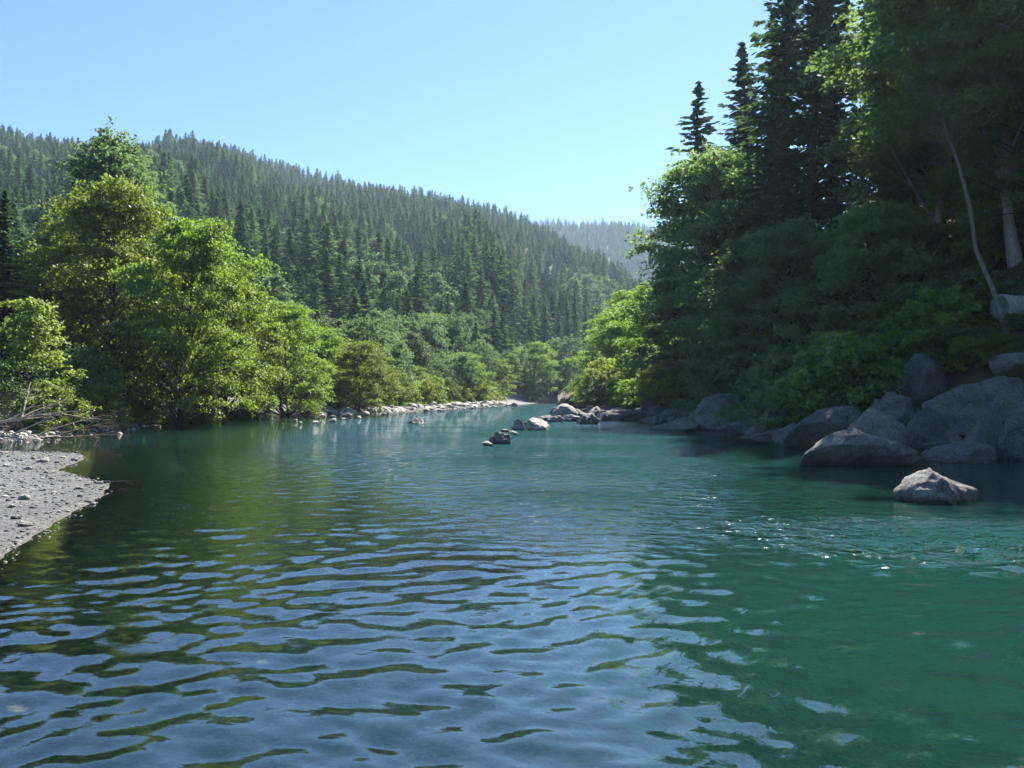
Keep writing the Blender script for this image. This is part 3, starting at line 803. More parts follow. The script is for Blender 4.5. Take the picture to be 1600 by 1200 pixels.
def conifer(name, H, W, seed, levels, per, cards, mat, card=0.5, bole=0.05, open_=0.0, top=0.02, wid=0.34):
    """trunk, then whorls of drooping boughs with flat sprays of needles on them"""
    rs = np.random.default_rng(seed)
    tb = Buf()
    kz = np.linspace(0, H, 8)
    pts = np.column_stack([np.cumsum(rs.normal(0, 0.004 * H, 8)), np.cumsum(rs.normal(0, 0.004 * H, 8)), kz]); pts[0, 2] = -0.5
    tb.tube(pts, 0.014 * H * (1 - 0.95 * np.linspace(0, 1, 8)) + 0.01, 7)
    C = []; U = []; Wd = []; LU = []; LV = []
    for i in range(levels):
        t = bole + (1 - bole) * (i / (levels - 1)) ** 0.92
        L = W / 2 * ((1 - t) ** 0.8 * (0.9 if t > 0.3 else 0.72 + 0.6 * t) + top) * (1 + 0.1 * math.sin(i * 1.7 + seed))
        nb = max(3, int(per * (1 - 0.45 * t) * rs.uniform(0.8, 1.2)))
        a0 = rs.uniform(0, 6.28)
        for j in range(nb):
            if rs.random() < open_: continue
            a = a0 + j * 6.283 / nb + rs.normal(0, 0.25)
            l = L * rs.uniform(0.45, 1.25)
            up = 0.25 + 0.45 * t - 0.35
            d = np.array([math.cos(a), math.sin(a), 0])
            sidev = np.array([-math.sin(a), math.cos(a), 0])
            z = t * H + rs.normal(0, 0.011 * H) * (1 - 0.5 * t)
            x0 = np.interp(z, pts[:, 2], pts[:, 0]); y0 = np.interp(z, pts[:, 2], pts[:, 1])
            base = np.array([x0, y0, z])
            nc = max(2, int(cards * (0.35 + 0.65 * l / (W / 2))))
            q = (np.arange(nc) + rs.uniform(0.2, 1, nc)) / nc
            sag = -0.42 * l * (1 - t) * q ** 1.6 + up * l * q * 0.8 + 0.10 * l * q ** 4
            pos = base + d * (l * q)[:, None] + np.array([0, 0, 1.0]) * sag[:, None]
            lat = rs.uniform(-1, 1, nc) * wid * l * (1 - 0.75 * q) * 0.6
            pos = pos + sidev * lat[:, None]
            uu = unit(d + sidev * (np.sign(lat) * rs.uniform(0.1, 0.9, nc))[:, None] + np.array([0, 0, 1.0]) * rs.normal(-0.25, 0.22, nc)[:, None])
            vv = unit(np.cross(np.array([0, 0, 1.0]) + rs.normal(0, 0.45, (nc, 3)), uu))
            C.append(pos); U.append(uu); Wd.append(vv)
            LU.append(card * (0.5 + 0.5 * (l / (W / 2))) * rs.uniform(0.7, 1.4, nc)); LV.append(card * 0.42 * rs.uniform(0.7, 1.3, nc))
            if cards > 8:
                tb.tube(np.array([base, base + d * l * .5 + np.array([0, 0, up * l * .4 - 0.14 * l * (1 - t)]), base + d * l * .92 + np.array([0, 0, up * l * .75 - 0.36 * l * (1 - t)])]), [0.02 + .004 * l, 0.018, 0.006], 4)
    C.append(np.array([[pts[-1, 0], pts[-1, 1], H]])); U.append(np.array([[0, 0, 1.0]])); Wd.append(np.array([[1.0, 0, 0]])); LU.append(np.array([card * 1.5])); LV.append(np.array([card * .3]))
    v, f = rot_cards(np.vstack(C), np.vstack(U), np.vstack(Wd), np.concatenate(LU), np.concatenate(LV))
    return tb.mesh(name + '_trunk', M_BARK), mesh_np(name + '_crown', v, f, mat, False)

def plant(name, protos, x, y, label, cat, scale=1.0, rz=0.0, group=None, z=None, wide=1.0, tilt=(0, 0)):
    """an Empty at the foot with its own trunk and crown objects (mesh data shared between copies)"""
    e = bpy.data.objects.new(name, None); COL.objects.link(e)
    e.empty_display_size = 0.3
    e.location = (x, y, (gz(x, y) if z is None else z) - 0.05)
    e.rotation_euler = (tilt[0], tilt[1], rz); e.scale = (scale * wide, scale * wide, scale)
    link('trunk', protos[0], e); link('crown', protos[1], e)
    return tag(e, label, cat, group)

round_p = lambda t: np.sin(np.pi * np.clip(t, 0, 1) ** 0.7) ** 0.55
bush_p = lambda t: np.sqrt(np.clip(1 - (np.clip(t, 0, 1) - 0.25) ** 2 / 0.58, 0, 1))
cone_p = lambda t: np.clip(1.12 - t, 0, 1) ** 0.7 * np.clip(t * 6, 0.2, 1)
alderA = broadleaf('alder', 14.0, 11.0, 1, 105, 34, 19, 0.15, M_ALDER, bole=0.06, profile=round_p, lean=(0.04, -0.03), flat=0.32)
alderB = broadleaf('alder', 12.0, 10.0, 2, 95, 34, 19, 0.15, M_ALDER, bole=0.04, profile=bush_p, lean=(0.06, -0.05), flat=0.32)
alderC = broadleaf('alder', 10.0, 9.0, 3, 85, 34, 18, 0.14, M_ALDER, bole=0.02, profile=bush_p, flat=0.35, stems=2)
grey_tall = broadleaf('cottonwood', 20.0, 8.5, 4, 150, 18, 15, 0.20, M_SILVER, bole=0.2, flat=0.7, droop=0.1)
youngA = broadleaf('young_alder', 5.8, 4.2, 5, 70, 13, 14, 0.12, M_YOUNG, bole=0.12, profile=cone_p, flat=0.3, tr=0.014)
willowA = broadleaf('willow', 8.0, 6.5, 6, 95, 15, 14, 0.17, M_SILVER, bole=0.03, profile=bush_p, flat=0.7, stems=3)
willowB = broadleaf('willow', 9.0, 6.0, 7, 95, 15, 14, 0.17, M_SILVER, bole=0.05, flat=0.8, stems=2)
mapleA = broadleaf('maple', 15.0, 9.5, 8, 105, 28, 16, 0.19, M_MAPLE, bole=0.06, profile=bush_p, flat=0.35, lean=(-0.08, -0.05))
mapleB = broadleaf('maple', 13.0, 10.0, 9, 105, 28, 16, 0.19, M_MAPLE, bole=0.10, profile=round_p, flat=0.35)
big_right = broadleaf('big_maple', 19.0, 12.0, 10, 120, 28, 17, 0.19, M_MAPLE, M_PALE, bole=0.28, flat=0.4, lean=(-0.06, -0.08), tr=0.014)
bushA = broadleaf('bush', 2.6, 3.2, 12, 60, 12, 13, 0.10, M_MAPLE, bole=0.0, profile=bush_p, flat=0.6, stems=4, tr=0.012)
bushB = broadleaf('bush', 2.6, 3.0, 13, 60, 12, 13, 0.10, M_YELLOW, bole=0.0, profile=bush_p, flat=0.7, stems=4, tr=0.012)
bushC = broadleaf('bush', 3.0, 3.0, 14, 55, 10, 12, 0.11, M_ALDER, bole=0.0, profile=bush_p, flat=0.6, stems=4, tr=0.012)
dryB = broadleaf('dry_bush', 2.4, 3.0, 15, 80, 5, 5, 0.06, M_SILVER, M_TWIG, bole=0.0, profile=bush_p, flat=0.9, stems=5, tr=0.010)
firA = conifer('near_fir', 30, 11, 21, 66, 11, 22, M_NEEDLE, 0.85, 0.06, wid=0.5)
firB = conifer('near_fir', 26, 9.0, 22, 54, 8, 18, M_NEEDLE, 0.75, 0.08, 0.22, wid=0.45)
firC = conifer('near_fir', 16, 7.5, 23, 46, 11, 18, M_NEEDLE, 0.65, 0.03, wid=0.5)
hillT = [conifer('hill_fir', 19, 9.6 + i * 0.8, 31 + i, 26, 10, 9, M_NEEDLE_FAR, 1.6, 0.03, 0.06, top=0.06, wid=0.8) for i in range(4)]
hill_broad = broadleaf('hill_broadleaf', 14, 10, 36, 60, 12, 8, 0.42, M_SILVER, bole=0.1, flat=0.7)

pale_tree = broadleaf('pale_maple', 13.5, 6.5, 41, 46, 22, 14, 0.17, M_MAPLE, M_ALDER_BARK, bole=0.55, flat=0.4, lean=(-0.24, -0.05), tr=0.0075)
# left bank, nearest first
plant('young_alder', youngA, at(48, 37), 37, 'young bright green tree with a thin dark trunk behind the driftwood', 'tree', 1.0, 0.6)
plant('alder_tree', alderA, at(165, 49), 49, 'tallest yellow green alder on the left bank with a layered crown', 'tree', 1.04, 1.0, wide=0.86)
plant('alder_tree', alderB, at(265, 45), 46.5, 'broad alder leaning over the water in front of the tallest one', 'tree', 1.0, 0.3, wide=0.72)
plant('alder_tree', alderC, at(345, 55), 55, 'bushy alder between the broad leaning one and the yellow one', 'tree', 1.08, 2.0, wide=0.78)
plant('alder_tree', alderC, at(445, 66), 66, 'rounded yellow green alder at the right end of the left bank row', 'tree', 0.94, 4.0, wide=0.85)
plant('alder_tree', alderA, at(80, 56), 56, 'darker alder behind the young green tree', 'tree', 0.86, 3.0)
plant('cottonwood_tree', grey_tall, at(196, 60), 60, 'grey green tall tree rising above the alders against the hill', 'tree', 1.03, 0.2)
plant('fir_tree', firC, at(6, 44), 44, 'dark fir at the left edge of the picture behind the young tree', 'tree', 0.76, 0.0)
plant('fir_tree', firC, at(-40, 60), 60, 'dark fir mostly cut off by the left picture edge', 'tree', 1.05, 2.0)
plant('alder_tree', alderC, at(558, 76), 76, 'small green alder where the cobble shore begins', 'tree', 0.66, 1.0)
plant('alder_tree', alderB, at(300, 62), 62, 'alder standing behind the bushy one, only its top in sun', 'tree', 0.95, 5.0)
plant('alder_tree', alderC, at(500, 82), 82, 'yellowish alder behind the small green one near the cobbles', 'tree', 0.78, 2.6)
for i, (px, d, sc, pr, lab) in enumerate([
        (118, 41, 1.15, willowA, None), (20, 34.5, 0.9, dryB, 'dry leafless thicket at the left edge beside the driftwood'),
        (85, 36, 0.8, bushC, 'low green shrub behind the bleached driftwood trunk'), (150, 40, 0.85, bushB, 'yellowish shrub leaning over the pale stones on the left bank'),
        (-20, 35, 1.2, dryB, 'tall dry thicket cut by the left picture edge'), (230, 45.5, 0.75, bushC, 'dark shrub at the water under the broad leaning alder'),
        (320, 50, 0.8, bushC, 'shrub hanging over the water under the bushy alder'), (400, 60, 0.8, bushA, 'shrub under the yellow green alders by the grass'),
        (480, 68.5, 0.8, bushA, 'low shrub at the waterline where the alder row ends')]):
    if lab is None:
        plant('willow_shrub', pr, at(px, d), d, 'silvery shrub between the young green tree and the alders', 'shrub', 0.48, i)
    else:
        plant('shrub', pr, at(px, d), d, lab, 'shrub', sc, i * 1.3)
# thicket of the far left shore
r2 = np.random.default_rng(77)
cnt = 0
for i in range(70):
    y = 78 + 120 * (i + r2.random()) / 70
    e = r2.uniform(5, 17)
    x = float(left_edge(y)) - e
    px = 800 + x / y * FPX
    if px < 470: continue
    s = r2.uniform(0.65, 1.15) * (0.75 + e * 0.028)
    pr = [willowA, willowB, willowB, alderC, willowA][i % 5]
    if pr is alderC:
        plant('alder_tree', pr, x, y, 'green alder among the silvery willows along the far left shore', 'tree', s * 0.8, r2.uniform(0, 6), 'alders in the far willow thicket')
    else:
        plant('willow_tree', pr, x, y, 'silvery willow in the thicket along the far left shore', 'tree', s, r2.uniform(0, 6), 'willows of the far left shore')
for i in range(38):
    y = 76 + 85 * (i + r2.random()) / 38
    x = float(left_edge(y)) - r2.uniform(4.0, 6.5)
    plant('shrub', bushB if i % 3 else bushC, x, y, 'yellow green shrub behind the cobbles of the far left shore', 'shrub', r2.uniform(0.7, 1.5), r2.uniform(0, 6), 'shrubs behind the far cobbles')
plant('willow_tree', willowB, at(868, 205), 205, 'rounded tree standing alone at the end of the river view', 'tree', 1.7, 1, wide=1.2)
plant('alder_tree', alderB, at(830, 190), 190, 'rounded green tree left of the one ending the river view', 'tree', 1.05, 1)

# right bank
def on_slope(px, d):
    return at(px, d), d
plant('fir_tree', firB, at(1108, 66), 66, 'slender open fir with drooping boughs, leftmost on the right bank', 'tree', 0.88, 0.3, wide=1.75)
plant('fir_tree', firA, at(1165, 66), 66, 'fir behind the slender one, second from the left on the right bank', 'tree', 0.78, 1.0, wide=1.3)
plant('fir_tree', firB, at(1196, 58), 58, 'fir filling the gap beside the tall dark ones on the right bank', 'tree', 0.92, 3.7, wide=1.4)
plant('fir_tree', firA, at(1232, 50), 50, 'tall dark fir with its top beyond the upper picture edge', 'tree', 0.98, 2.0, wide=0.95)
plant('fir_tree', firA, at(1300, 52), 52, 'tall dark fir right of the first one cut by the upper edge', 'tree', 1.0, 4.0, wide=0.95)
plant('fir_tree', firB, at(1275, 44), 44, 'dark open fir in front of the two tallest ones', 'tree', 0.95, 5.0)
plant('fir_tree', firA, at(1400, 58), 58, 'tall fir hidden behind the big maple', 'tree', 0.9, 5.0, wide=0.8)
plant('fir_tree', firA, at(1540, 54), 54, 'tall fir at the upper right corner behind leaves', 'tree', 0.9, 3.0, wide=0.8)
plant('maple_tree', mapleA, at(1142, 54), 54, 'leafy maple with a sunlit top below the slender fir', 'tree', 1.02, 0.4)
plant('maple_tree', mapleB, at(1092, 58), 58, 'dark maple overhanging the river left of the sunlit one', 'tree', 0.72, 1.4)
plant('maple_tree', mapleB, at(1190, 45), 45, 'shaded maple right of the sunlit topped one', 'tree', 0.75, 2.4)
plant('maple_tree', mapleA, at(1265, 39), 39, 'shaded maple under the tall dark firs', 'tree', 0.6, 5.4)
plant('maple_tree', mapleB, at(1345, 37), 37, 'shaded maple at the foot of the slope left of the big maple', 'tree', 0.62, 3.4)
plant('maple_tree', big_right, at(1590, 35), 35, 'big maple filling the upper right corner behind the leaning pale trunk', 'tree', 0.95, 0.0)
plant('maple_tree', big_right, at(1440, 40), 40, 'second big maple with its light leaves left of the pale trunk', 'tree', 1.0, 2.2)
plant('maple_tree', mapleB, at(1665, 33), 33, 'shaded maple cut by the right picture edge', 'tree', 0.7, 1.2)
plant('maple_tree', pale_tree, at(1578, 30), 30, 'thin tree with a bare pale trunk leaning left, nearest on the right slope', 'tree', 1.0, 0.0)
plant('maple_tree', mapleA, at(1480, 44), 44, 'shaded maple high on the slope behind the pale trunk', 'tree', 0.8, 0.2)
plant('maple_tree', mapleB, at(1570, 42), 42, 'shaded maple high on the slope at the far right', 'tree', 0.8, 4.2)
plant('alder_tree', alderB, at(985, 92), 92, 'sunlit alder at the bend behind the yellow shrub', 'tree', 0.88, 2.2)
plant('alder_tree', alderC, at(955, 104), 104, 'light green alder closing the right side of the river bend', 'tree', 0.95, 0.2)
plant('alder_tree', alderC, at(1030, 78), 78, 'alder between the sunlit bend and the dark maples', 'tree', 0.8, 3.2)
for i, (px, d, sc, pr, lab) in enumerate([
        (950, 84, 1.7, bushB, 'large sunlit yellow green shrub above the leaning rock'), (985, 76, 1.4, bushB, 'yellow green shrub right of the largest yellow one'),
        (1015, 70, 1.5, bushA, 'dark shrub between the yellow shrubs and the flat slab'), (1160, 44, 1.2, bushA, 'shrub above the big rounded boulder'),
        (1215, 37, 1.3, bushA, 'dense shrub over the mossy boulder'), (1265, 32, 1.2, bushA, 'shrub draped over the boulder left of the peaked one'),
        (1310, 31, 1.2, bushC, 'shrub with a few sunlit leaves above the peaked boulder'), (1355, 31, 1.0, bushA, 'shrub beside the dead branch'),
        (1470, 33, 1.0, bushA, 'low shrub above the left half of the giant boulder'), (1520, 32.5, 0.8, bushA, 'low shrub above the middle of the giant boulder'),
        (1600, 28.6, 0.35, bushA, 'low shrub below the old log at the right edge'), (1110, 50, 1.2, bushA, 'shrub in the shade under the sunlit topped maple'),
        (1060, 60, 1.2, bushA, 'shrub in the shade behind the sloping slab'), (1420, 35, 1.2, bushA, 'shrub above the tall dark rock face'),
        (1240, 41, 1.4, bushC, 'larger shrub higher up behind the dense one'), (1380, 39, 1.4, bushC, 'larger shrub on the slope behind the dead branch'),
        (1450, 38, 1.5, bushA, 'shrub higher on the slope left of the old log'), (1510, 40, 1.5, bushC, 'shrub higher on the slope directly behind the old log')]):
    plant('shrub', pr, at(px, d), d, lab, 'shrub', sc, i * 0.9)

for i, (px, d, sc) in enumerate([(872, 236, 0.62), (886, 228, 0.78), (898, 240, 0.85), (912, 222, 0.72), (926, 236, 0.9), (940, 214, 0.7)]):
    plant('fir_tree', firA, at(px, d), d, 'dark fir closing the gap at the head of the river view', 'tree', sc, i, 'firs at the head of the river')
r5 = np.random.default_rng(22)
for i in range(22):
    d = r5.uniform(158, 222); px = r5.uniform(822, 925)
    x = at(px, d)
    if river(np.array([x]), np.array([d]))[0][0] > -1.5: continue
    plant('shrub', [bushC, bushA, bushC][i % 3], x, d, 'small green shrub at the head of the river view', 'shrub', r5.uniform(1.1, 2.0), i, 'shrubs at the head of the river')
for i in range(26):
    y = 58 + 62 * (i + r5.random()) / 26
    bx = np.interp(y, [55, 66, 78, 96, 112, 140], [9.2, 7.4, 6.0, 6.4, 7.6, 13])
    plant('shrub', [bushC, bushB, bushA][i % 3], bx + r5.uniform(2.0, 5.0), y, 'green shrub behind the rocks of the right bend', 'shrub', r5.uniform(0.7, 1.3), r5.uniform(0, 6), 'shrubs of the right bend')
r4 = np.random.default_rng(21)
for i, (px, d) in enumerate([(1400, 33.5), (1445, 32.5), (1490, 30.4), (1512, 29.4), (1535, 30.2), (1558, 29.0), (1582, 29.9), (1606, 28.8), (1632, 29.6), (1500, 31.6), (1590, 28.0), (1528, 32)]):
    plant('shrub', [bushA, bushC][i % 2], at(px, d), d, 'low ferny shrub on the bank above the giant boulder', 'shrub', r4.uniform(0.42, 0.68) * (0.5 if px > 1530 else 1), i * 1.1, 'low shrubs above the giant boulder', wide=1.25)
for i in range(46):
    y = 31.5 + 22 * r4.random() ** 1.2
    bx = np.interp(y, [22.8, 24.2, 26.5, 31, 38, 46, 55, 66], [16, 13.6, 11.6, 10.8, 10.6, 10.2, 9.2, 7.4])
    x = bx + r4.uniform(4.5, 13)
    if x / y > 0.72 or (y < 33.5 and x > 17.5): continue
    plant('shrub', [bushA, bushC, bushA][i % 3], x, y, 'dark leafy undergrowth shrub on the shaded right slope', 'shrub', r4.uniform(0.55, 1.05), r4.uniform(0, 6), 'undergrowth of the right slope')
# ------------------------------------------------------------------ the wooded mountain
r3 = np.random.default_rng(9)
step = 5.9
gxx, gyy = np.meshgrid(np.arange(-520, 330, step), np.arange(66, 1150, step))
gxx = (gxx + r3.uniform(-.45, .45, gxx.shape) * step).ravel(); gyy = (gyy + r3.uniform(-.45, .45, gyy.shape) * step).ravel()
p = 800 + FPX * gxx / gyy
Fp = np.interp(p, PX, FOOT_Y); Rp = np.interp(p, PX, RIDGE_Y)
on1 = (p > -60) & (p < 1120) & (gyy > Fp + 4) & (gyy < Rp + 8)
on2 = (p > 790) & (p < 1090) & (gyy > 800) & (gyy < 1128)
k = (on1 | on2)
gxx, gyy, p = gxx[k], gyy[k], p[k]
s_, a_, b_ = river(gxx, gyy)
thin = r3.random(len(gxx)) < np.where(gyy > 330, 1.0, 0.72)
k = thin & (s_ < -np.where(gyy > 150, 5, 14)) & ~((b_ < a_) & (gyy < 240))
gxx, gyy, p = gxx[k], gyy[k], p[k]
gzz = ground(gxx, gyy)
sc = r3.uniform(0.55, 1.12, len(gxx)) * (0.88 + 0.22 * vnoise(gxx / 60, gyy / 60, 55))
sc *= np.where(gyy < 170, 0.72, 0.9) * np.where(gyy > 330, 0.88, 1)
idx = r3.integers(0, 4, len(gxx))
broad = (vnoise(gxx / 38, gyy / 38, 66) > 0.4) & (gyy < 420) & (r3.random(len(gxx)) < 0.5)
idx = np.where(broad, 4, idx)
order = np.argsort(gyy)
protos = hillT + [hill_broad]
hide = (p < 420) & (gyy < 150)                      # wholly behind the alders of the left bank
near = [i for i in order if not hide[i]][:300]
for i in near:
    b = idx[i] == 4
    plant('broadleaf_tree' if b else 'fir_tree', protos[idx[i]], gxx[i], gyy[i],
          'pale rounded broadleaf tree among the firs of the lower hillside' if b else 'dark green fir on the lower slope of the wooded hill',
          'tree', float(sc[i]), float(r3.uniform(0, 6.28)), 'broadleaf trees of the lower hillside' if b else 'firs of the lower hillside', z=float(gzz[i]), wide=1.15 if not b else 1.0)
rest = np.setdiff1d(np.arange(len(gxx)), np.array(near))
pc = bpy.data.collections.new('hill_tree_shapes')
for j, (tm, cm) in enumerate(protos):
    v1 = np.empty(len(tm.vertices) * 3, np.float32); tm.vertices.foreach_get('co', v1)
    o = bpy.data.objects.new('shape_%d' % j, cm)
    pc.objects.link(o)
pm = bpy.data.meshes.new('far_forest')
pm.vertices.add(len(rest))
pm.vertices.foreach_set('co', np.stack([gxx[rest], gyy[rest], gzz[rest] - 0.3], 1).astype(np.float32).ravel())
for nm, val, ty in (('tsc', sc[rest], 'FLOAT'), ('trot', r3.uniform(0, 6.28, len(rest)), 'FLOAT'), ('tidx', idx[rest], 'INT')):
    a = pm.attributes.new(nm, ty, 'POINT')
    a.data.foreach_set('value', val.astype(np.float32 if ty == 'FLOAT' else np.int32))
fo = link('far_forest', pm)
tag(fo, 'dense fir forest covering the upper mountain and the far ridge', 'forest', kind='stuff')
ng = bpy.data.node_groups.new('forest_nodes', 'GeometryNodeTree')
ng.interface.new_socket('Geometry', in_out='INPUT', socket_type='NodeSocketGeometry')
ng.interface.new_socket('Geometry', in_out='OUTPUT', socket_type='NodeSocketGeometry')
gi = ng.nodes.new('NodeGroupInput'); go = ng.nodes.new('NodeGroupOutput')
ci = ng.nodes.new('GeometryNodeCollectionInfo'); ci.inputs['Collection'].default_value = pc; ci.inputs['Separate Children'].default_value = True
ci.inputs['Reset Children'].default_value = True
ip = ng.nodes.new('GeometryNodeInstanceOnPoints'); ip.inputs['Pick Instance'].default_value = True
def named(nm, ty):
    n_ = ng.nodes.new('GeometryNodeInputNamedAttribute'); n_.data_type = ty; n_.inputs[0].default_value = nm
    return n_.outputs[0]
cx_ = ng.nodes.new('ShaderNodeCombineXYZ'); ng.links.new(named('trot', 'FLOAT'), cx_.inputs[2])
cs_ = ng.nodes.new('ShaderNodeCombineXYZ'); tsc = named('tsc', 'FLOAT')
mm = ng.nodes.new('ShaderNodeMath'); mm.operation = 'MULTIPLY'; mm.inputs[1].default_value = 1.15; ng.links.new(tsc, mm.inputs[0])
ng.links.new(mm.outputs[0], cs_.inputs[0]); ng.links.new(mm.outputs[0], cs_.inputs[1]); ng.links.new(tsc, cs_.inputs[2])
ng.links.new(gi.outputs[0], ip.inputs['Points']); ng.links.new(ci.outputs[0], ip.inputs['Instance'])
ng.links.new(named('tidx', 'INT'), ip.inputs['Instance Index'])
ng.links.new(cx_.outputs[0], ip.inputs['Rotation']); ng.links.new(cs_.outputs[0], ip.inputs['Scale'])
ng.links.new(ip.outputs[0], go.inputs[0])
md = fo.modifiers.new('forest', 'NODES'); md.node_group = ng

# ------------------------------------------------------------------ driftwood, log, branches, grass, birds
def branchy(buf, start, direction, length, r0, rs, depth=2, nkids=5, bend=0.12, sides=6):
    k = 7
    d = np.array(direction, float); d /= np.linalg.norm(d)
    pts = [np.array(start, float)]
    for i in range(k - 1):
        d = unit(d + rs.normal(0, bend, 3) * np.array([1, 1, 0.7]))
        pts.append(pts[-1] + d * length / (k - 1))
    pts = np.array(pts)
    buf.tube(pts, r0 * (1 - 0.85 * np.linspace(0, 1, k)), sides)
    if depth:
        for j in range(nkids):
            q = rs.uniform(0.25, 0.95); b = pts[0] * 0 + np.array([np.interp(q * (k - 1), np.arange(k), pts[:, c]) for c in range(3)])
            dd = unit(d + rs.normal(0, 0.5, 3))
            branchy(buf, b, dd, length * rs.uniform(0.25, 0.5), r0 * (1 - 0.8 * q) * 0.6, rs, depth - 1, max(2, nkids - 2), bend, 5)

rs = np.random.default_rng(3)
b = Buf(); branchy(b, (0, 0, 0), (1, 0.25, 0.22), 4.2, 0.085, rs, 2, 8, 0.07)
x, d = at(5, 32.5), 32.5
tag(link('driftwood', b.mesh('driftwood', M_DRIFT), loc=(x - 0.9, d, gz(x, d) + 0.35)), 'long bleached fallen tree lying on the left bank, root end left', 'driftwood')
for i, (px, d, ln, dr, lab) in enumerate([(20, 32.0, 2.2, (1, -0.1, 0.5), 'short bleached branch rising from the fallen tree'),
                                          (60, 33, 2.6, (1, 0.2, 0.6), 'thin forked dead branch above the fallen tree'),
                                          (70, 32.6, 2.8, (1, 0.1, 0.12), 'dead branch trailing along the bank right of the fallen tree'),
                                          (0, 31.8, 1.8, (0.7, -0.3, 0.1), 'dark dead branch at the water by the left edge'),
                                          (95, 34.5, 2.4, (0.9, 0.1, 0.35), 'fan of grey twigs beneath the yellowish shrub')]):
    b = Buf(); branchy(b, (0, 0, 0), dr, ln, 0.04, rs, 2, 7, 0.1, 5)
    x = at(px, d)
    tag(link('dead_branch', b.mesh('dead_branch', M_TWIG if i > 1 else M_DRIFT), loc=(x, d, gz(x, d) + 0.12)), lab, 'branch')
b = Buf(); branchy(b, (0, 0, 0), (1, 0.15, 0.03), 0.8, 0.022, rs, 1, 3, 0.12, 5)
x, d, z = hit(168, 757)
tag(link('stick', b.mesh('stick', M_BARK), loc=(x - 0.1, d, max(z, 0.0) + 0.03)), 'dark stick poking into the water from the tip of the gravel bar', 'stick')
# old log on the right slope with its broken end
x, d, z = hit(1560, 492)
lb = Buf(); pts = np.array([[0, 0, 0], [0.6, 0.1, 0.02], [1.6, 0.3, 0.05], [3.5, 0.7, 0.1]]); lb.tube(pts, [0.50, 0.46, 0.42, 0.38], 14)
lv = np.vstack(lb.v)
lv += 0.05 * np.array([[mnoise.noise(Vector(q) * 2.3), mnoise.noise(Vector(q) * 2.3 + Vector((5, 0, 0))), mnoise.noise(Vector(q) * 2.3 + Vector((0, 7, 0)))] for q in lv])
ring = lv[:14]; cen = ring.mean(0)
inner = cen + (ring - cen) * 0.72 + np.array([0.12, 0.02, 0])
lv2 = np.vstack([lv, inner, cen + np.array([0.3, 0.05, 0])]); n0 = len(lv)
capf = np.array([[j, n0 + j, n0 + (j + 1) % 14, (j + 1) % 14] for j in range(14)]); capt = np.array([[n0 + j, n0 + 14, n0 + (j + 1) % 14] for j in range(14)])
me = mesh_np('old_log', lv2, [np.vstack(lb.f4), capf, np.vstack([np.vstack(lb.f3), capt])], M_PALE, True)
tag(link('old_log', me, loc=(x - 0.5, d - 0.9, z + 0.2)), 'thick broken grey log lying on the slope at the right edge', 'log')
# dead branch over the right boulders
for px, py, ln, dr, lab in [(1408, 620, 2.6, (-0.8, 0.1, 0.75), 'bare pale dead branch leaning left over the right bank boulders'),
                            (1440, 560, 3.0, (0.9, 0.2, 0.15), 'thin fallen branch lying across the low shrubs above the giant boulder')]:
    x, d, z = hit(px, py)
    b = Buf(); branchy(b, (0, 0, 0), dr, ln, 0.035, rs, 2, 5, 0.09, 5)
    tag(link('dead_branch', b.mesh('dead_branch', M_DRIFT), loc=(x, d - 0.5, z + 0.3)), lab, 'branch')
# grass at the waterline
def grass(px0, px1, d, n, h, label, shore=False):
    xs = rng.uniform(at(px0, d), at(px1, d), n); ys = d + rng.normal(0, 0.5, n)
    if shore:
        ys = rng.uniform(72, 150, n); xs = left_edge(ys) - rng.uniform(2.8, 5.5, n)
    zs = np.maximum(ground(xs, ys), 0)
    a = rng.uniform(0, 6.28, n); ln = rng.uniform(0.5, 1.2, n) * h
    dx = np.cos(a) * ln * 0.35; dy = np.sin(a) * ln * 0.35; w = 0.025
    px_ = -np.sin(a) * w; py_ = np.cos(a) * w
    v = np.stack([np.stack([xs - px_, ys - py_, zs - .05], 1), np.stack([xs + px_, ys + py_, zs - .05], 1),
                  np.stack([xs + dx * .4 + px_ * .8, ys + dy * .4 + py_ * .8, zs + ln * .6], 1), np.stack([xs + dx, ys + dy, zs + ln * .95], 1)], 1).reshape(-1, 3)
    tag(link('grass', mesh_np('grass', v, np.arange(len(v)).reshape(-1, 4), M_GRASS)), label, 'grass', kind='stuff')
grass(320, 395, 60.5, 1500, 0.75, 'tall bright grass at the waterline under the alders')
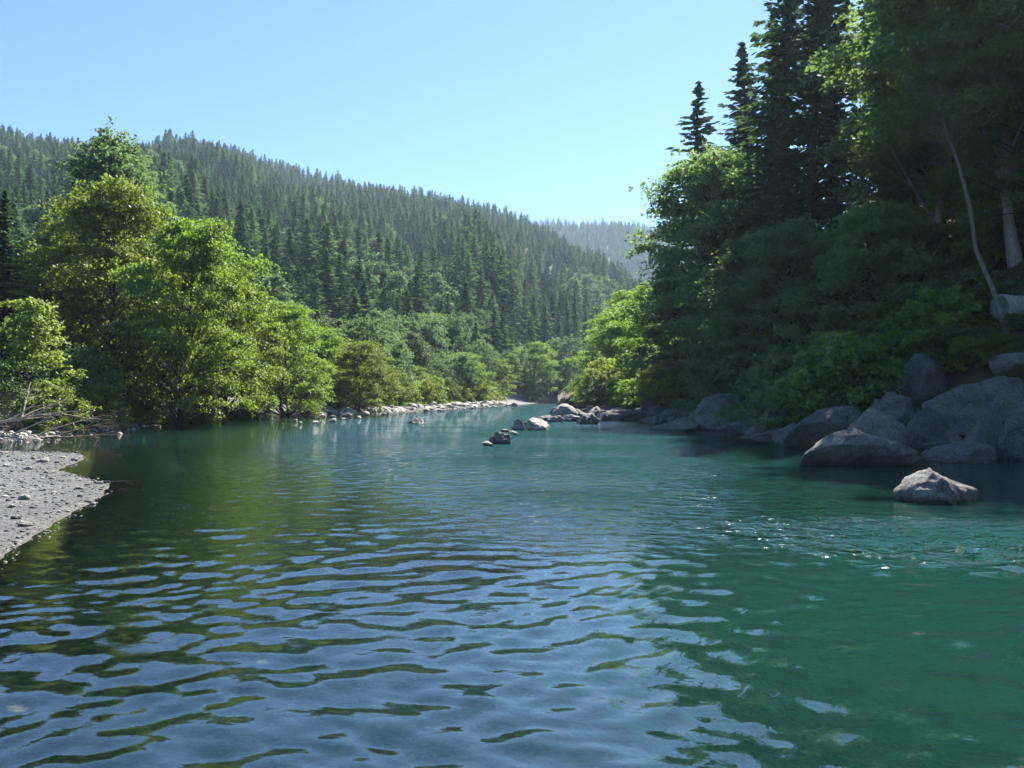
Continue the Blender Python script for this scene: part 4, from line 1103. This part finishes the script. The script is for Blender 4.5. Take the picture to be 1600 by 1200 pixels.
grass(240, 330, 49.5, 900, 0.45, 'darker grass along the foot of the left bank')
grass(0, 1, 0, 2600, 0.6, 'dry grass behind the cobbles of the far shore', True)
# two small birds in the sky
bv = np.array([[0, .16, 0], [0, -.2, 0], [.035, 0, .03], [-.035, 0, .03], [0, 0, -.03], [.34, -.03, .10], [-.34, -.03, .10], [.12, .06, .05], [-.12, .06, .05], [.12, -.07, .04], [-.12, -.07, .04], [.05, -.28, 0], [-.05, -.28, 0]])
bf = np.array([[0, 4, 2], [0, 3, 4], [0, 2, 3], [1, 2, 4], [1, 4, 3], [1, 3, 2], [7, 9, 5], [8, 6, 10], [2, 9, 7], [3, 8, 10], [1, 11, 12]])
mb = bpy.data.materials.new('bird_feather'); mb.use_nodes = True
mb.node_tree.nodes['Principled BSDF'].inputs['Base Color'].default_value = (0.05, 0.05, 0.055, 1)
bm_ = mesh_np('bird', bv, bf, mb)
for px, py, d, lab in [(628, 219, 190, 'tiny dark bird, lower of the two in the sky'), (635, 211, 210, 'tiny dark bird, upper of the two in the sky')]:
    o = link('bird', bm_, loc=(at(px, d), d, EYE + (HZ - py) / FPX * d)); o.rotation_euler.z = 0.8
    tag(o, lab, 'bird')

# ------------------------------------------------------------------ the air
m, nt, out = newmat('valley_haze')
pv = N(nt, 'VolumePrincipled')
pv.inputs['Color'].default_value = (0.6, 0.8, 1.0, 1); pv.inputs['Density'].default_value = 0.00017; pv.inputs['Anisotropy'].default_value = 0.4
nt.links.new(pv.outputs[0], out.inputs['Volume'])
lo, hi = np.array([-1620, -1620, -4.5]), np.array([1620, 1620, 282.0])
c8 = np.array([[(lo, hi)[i][0], (lo, hi)[j][1], (lo, hi)[k][2]] for i in (0, 1) for j in (0, 1) for k in (0, 1)])
me = mesh_np('haze', c8, np.array([[0, 1, 3, 2], [4, 6, 7, 5], [0, 4, 5, 1], [2, 3, 7, 6], [0, 2, 6, 4], [1, 5, 7, 3]]), m)
tag(link('haze', me), 'thin pale air over the valley', 'haze', kind='stuff')
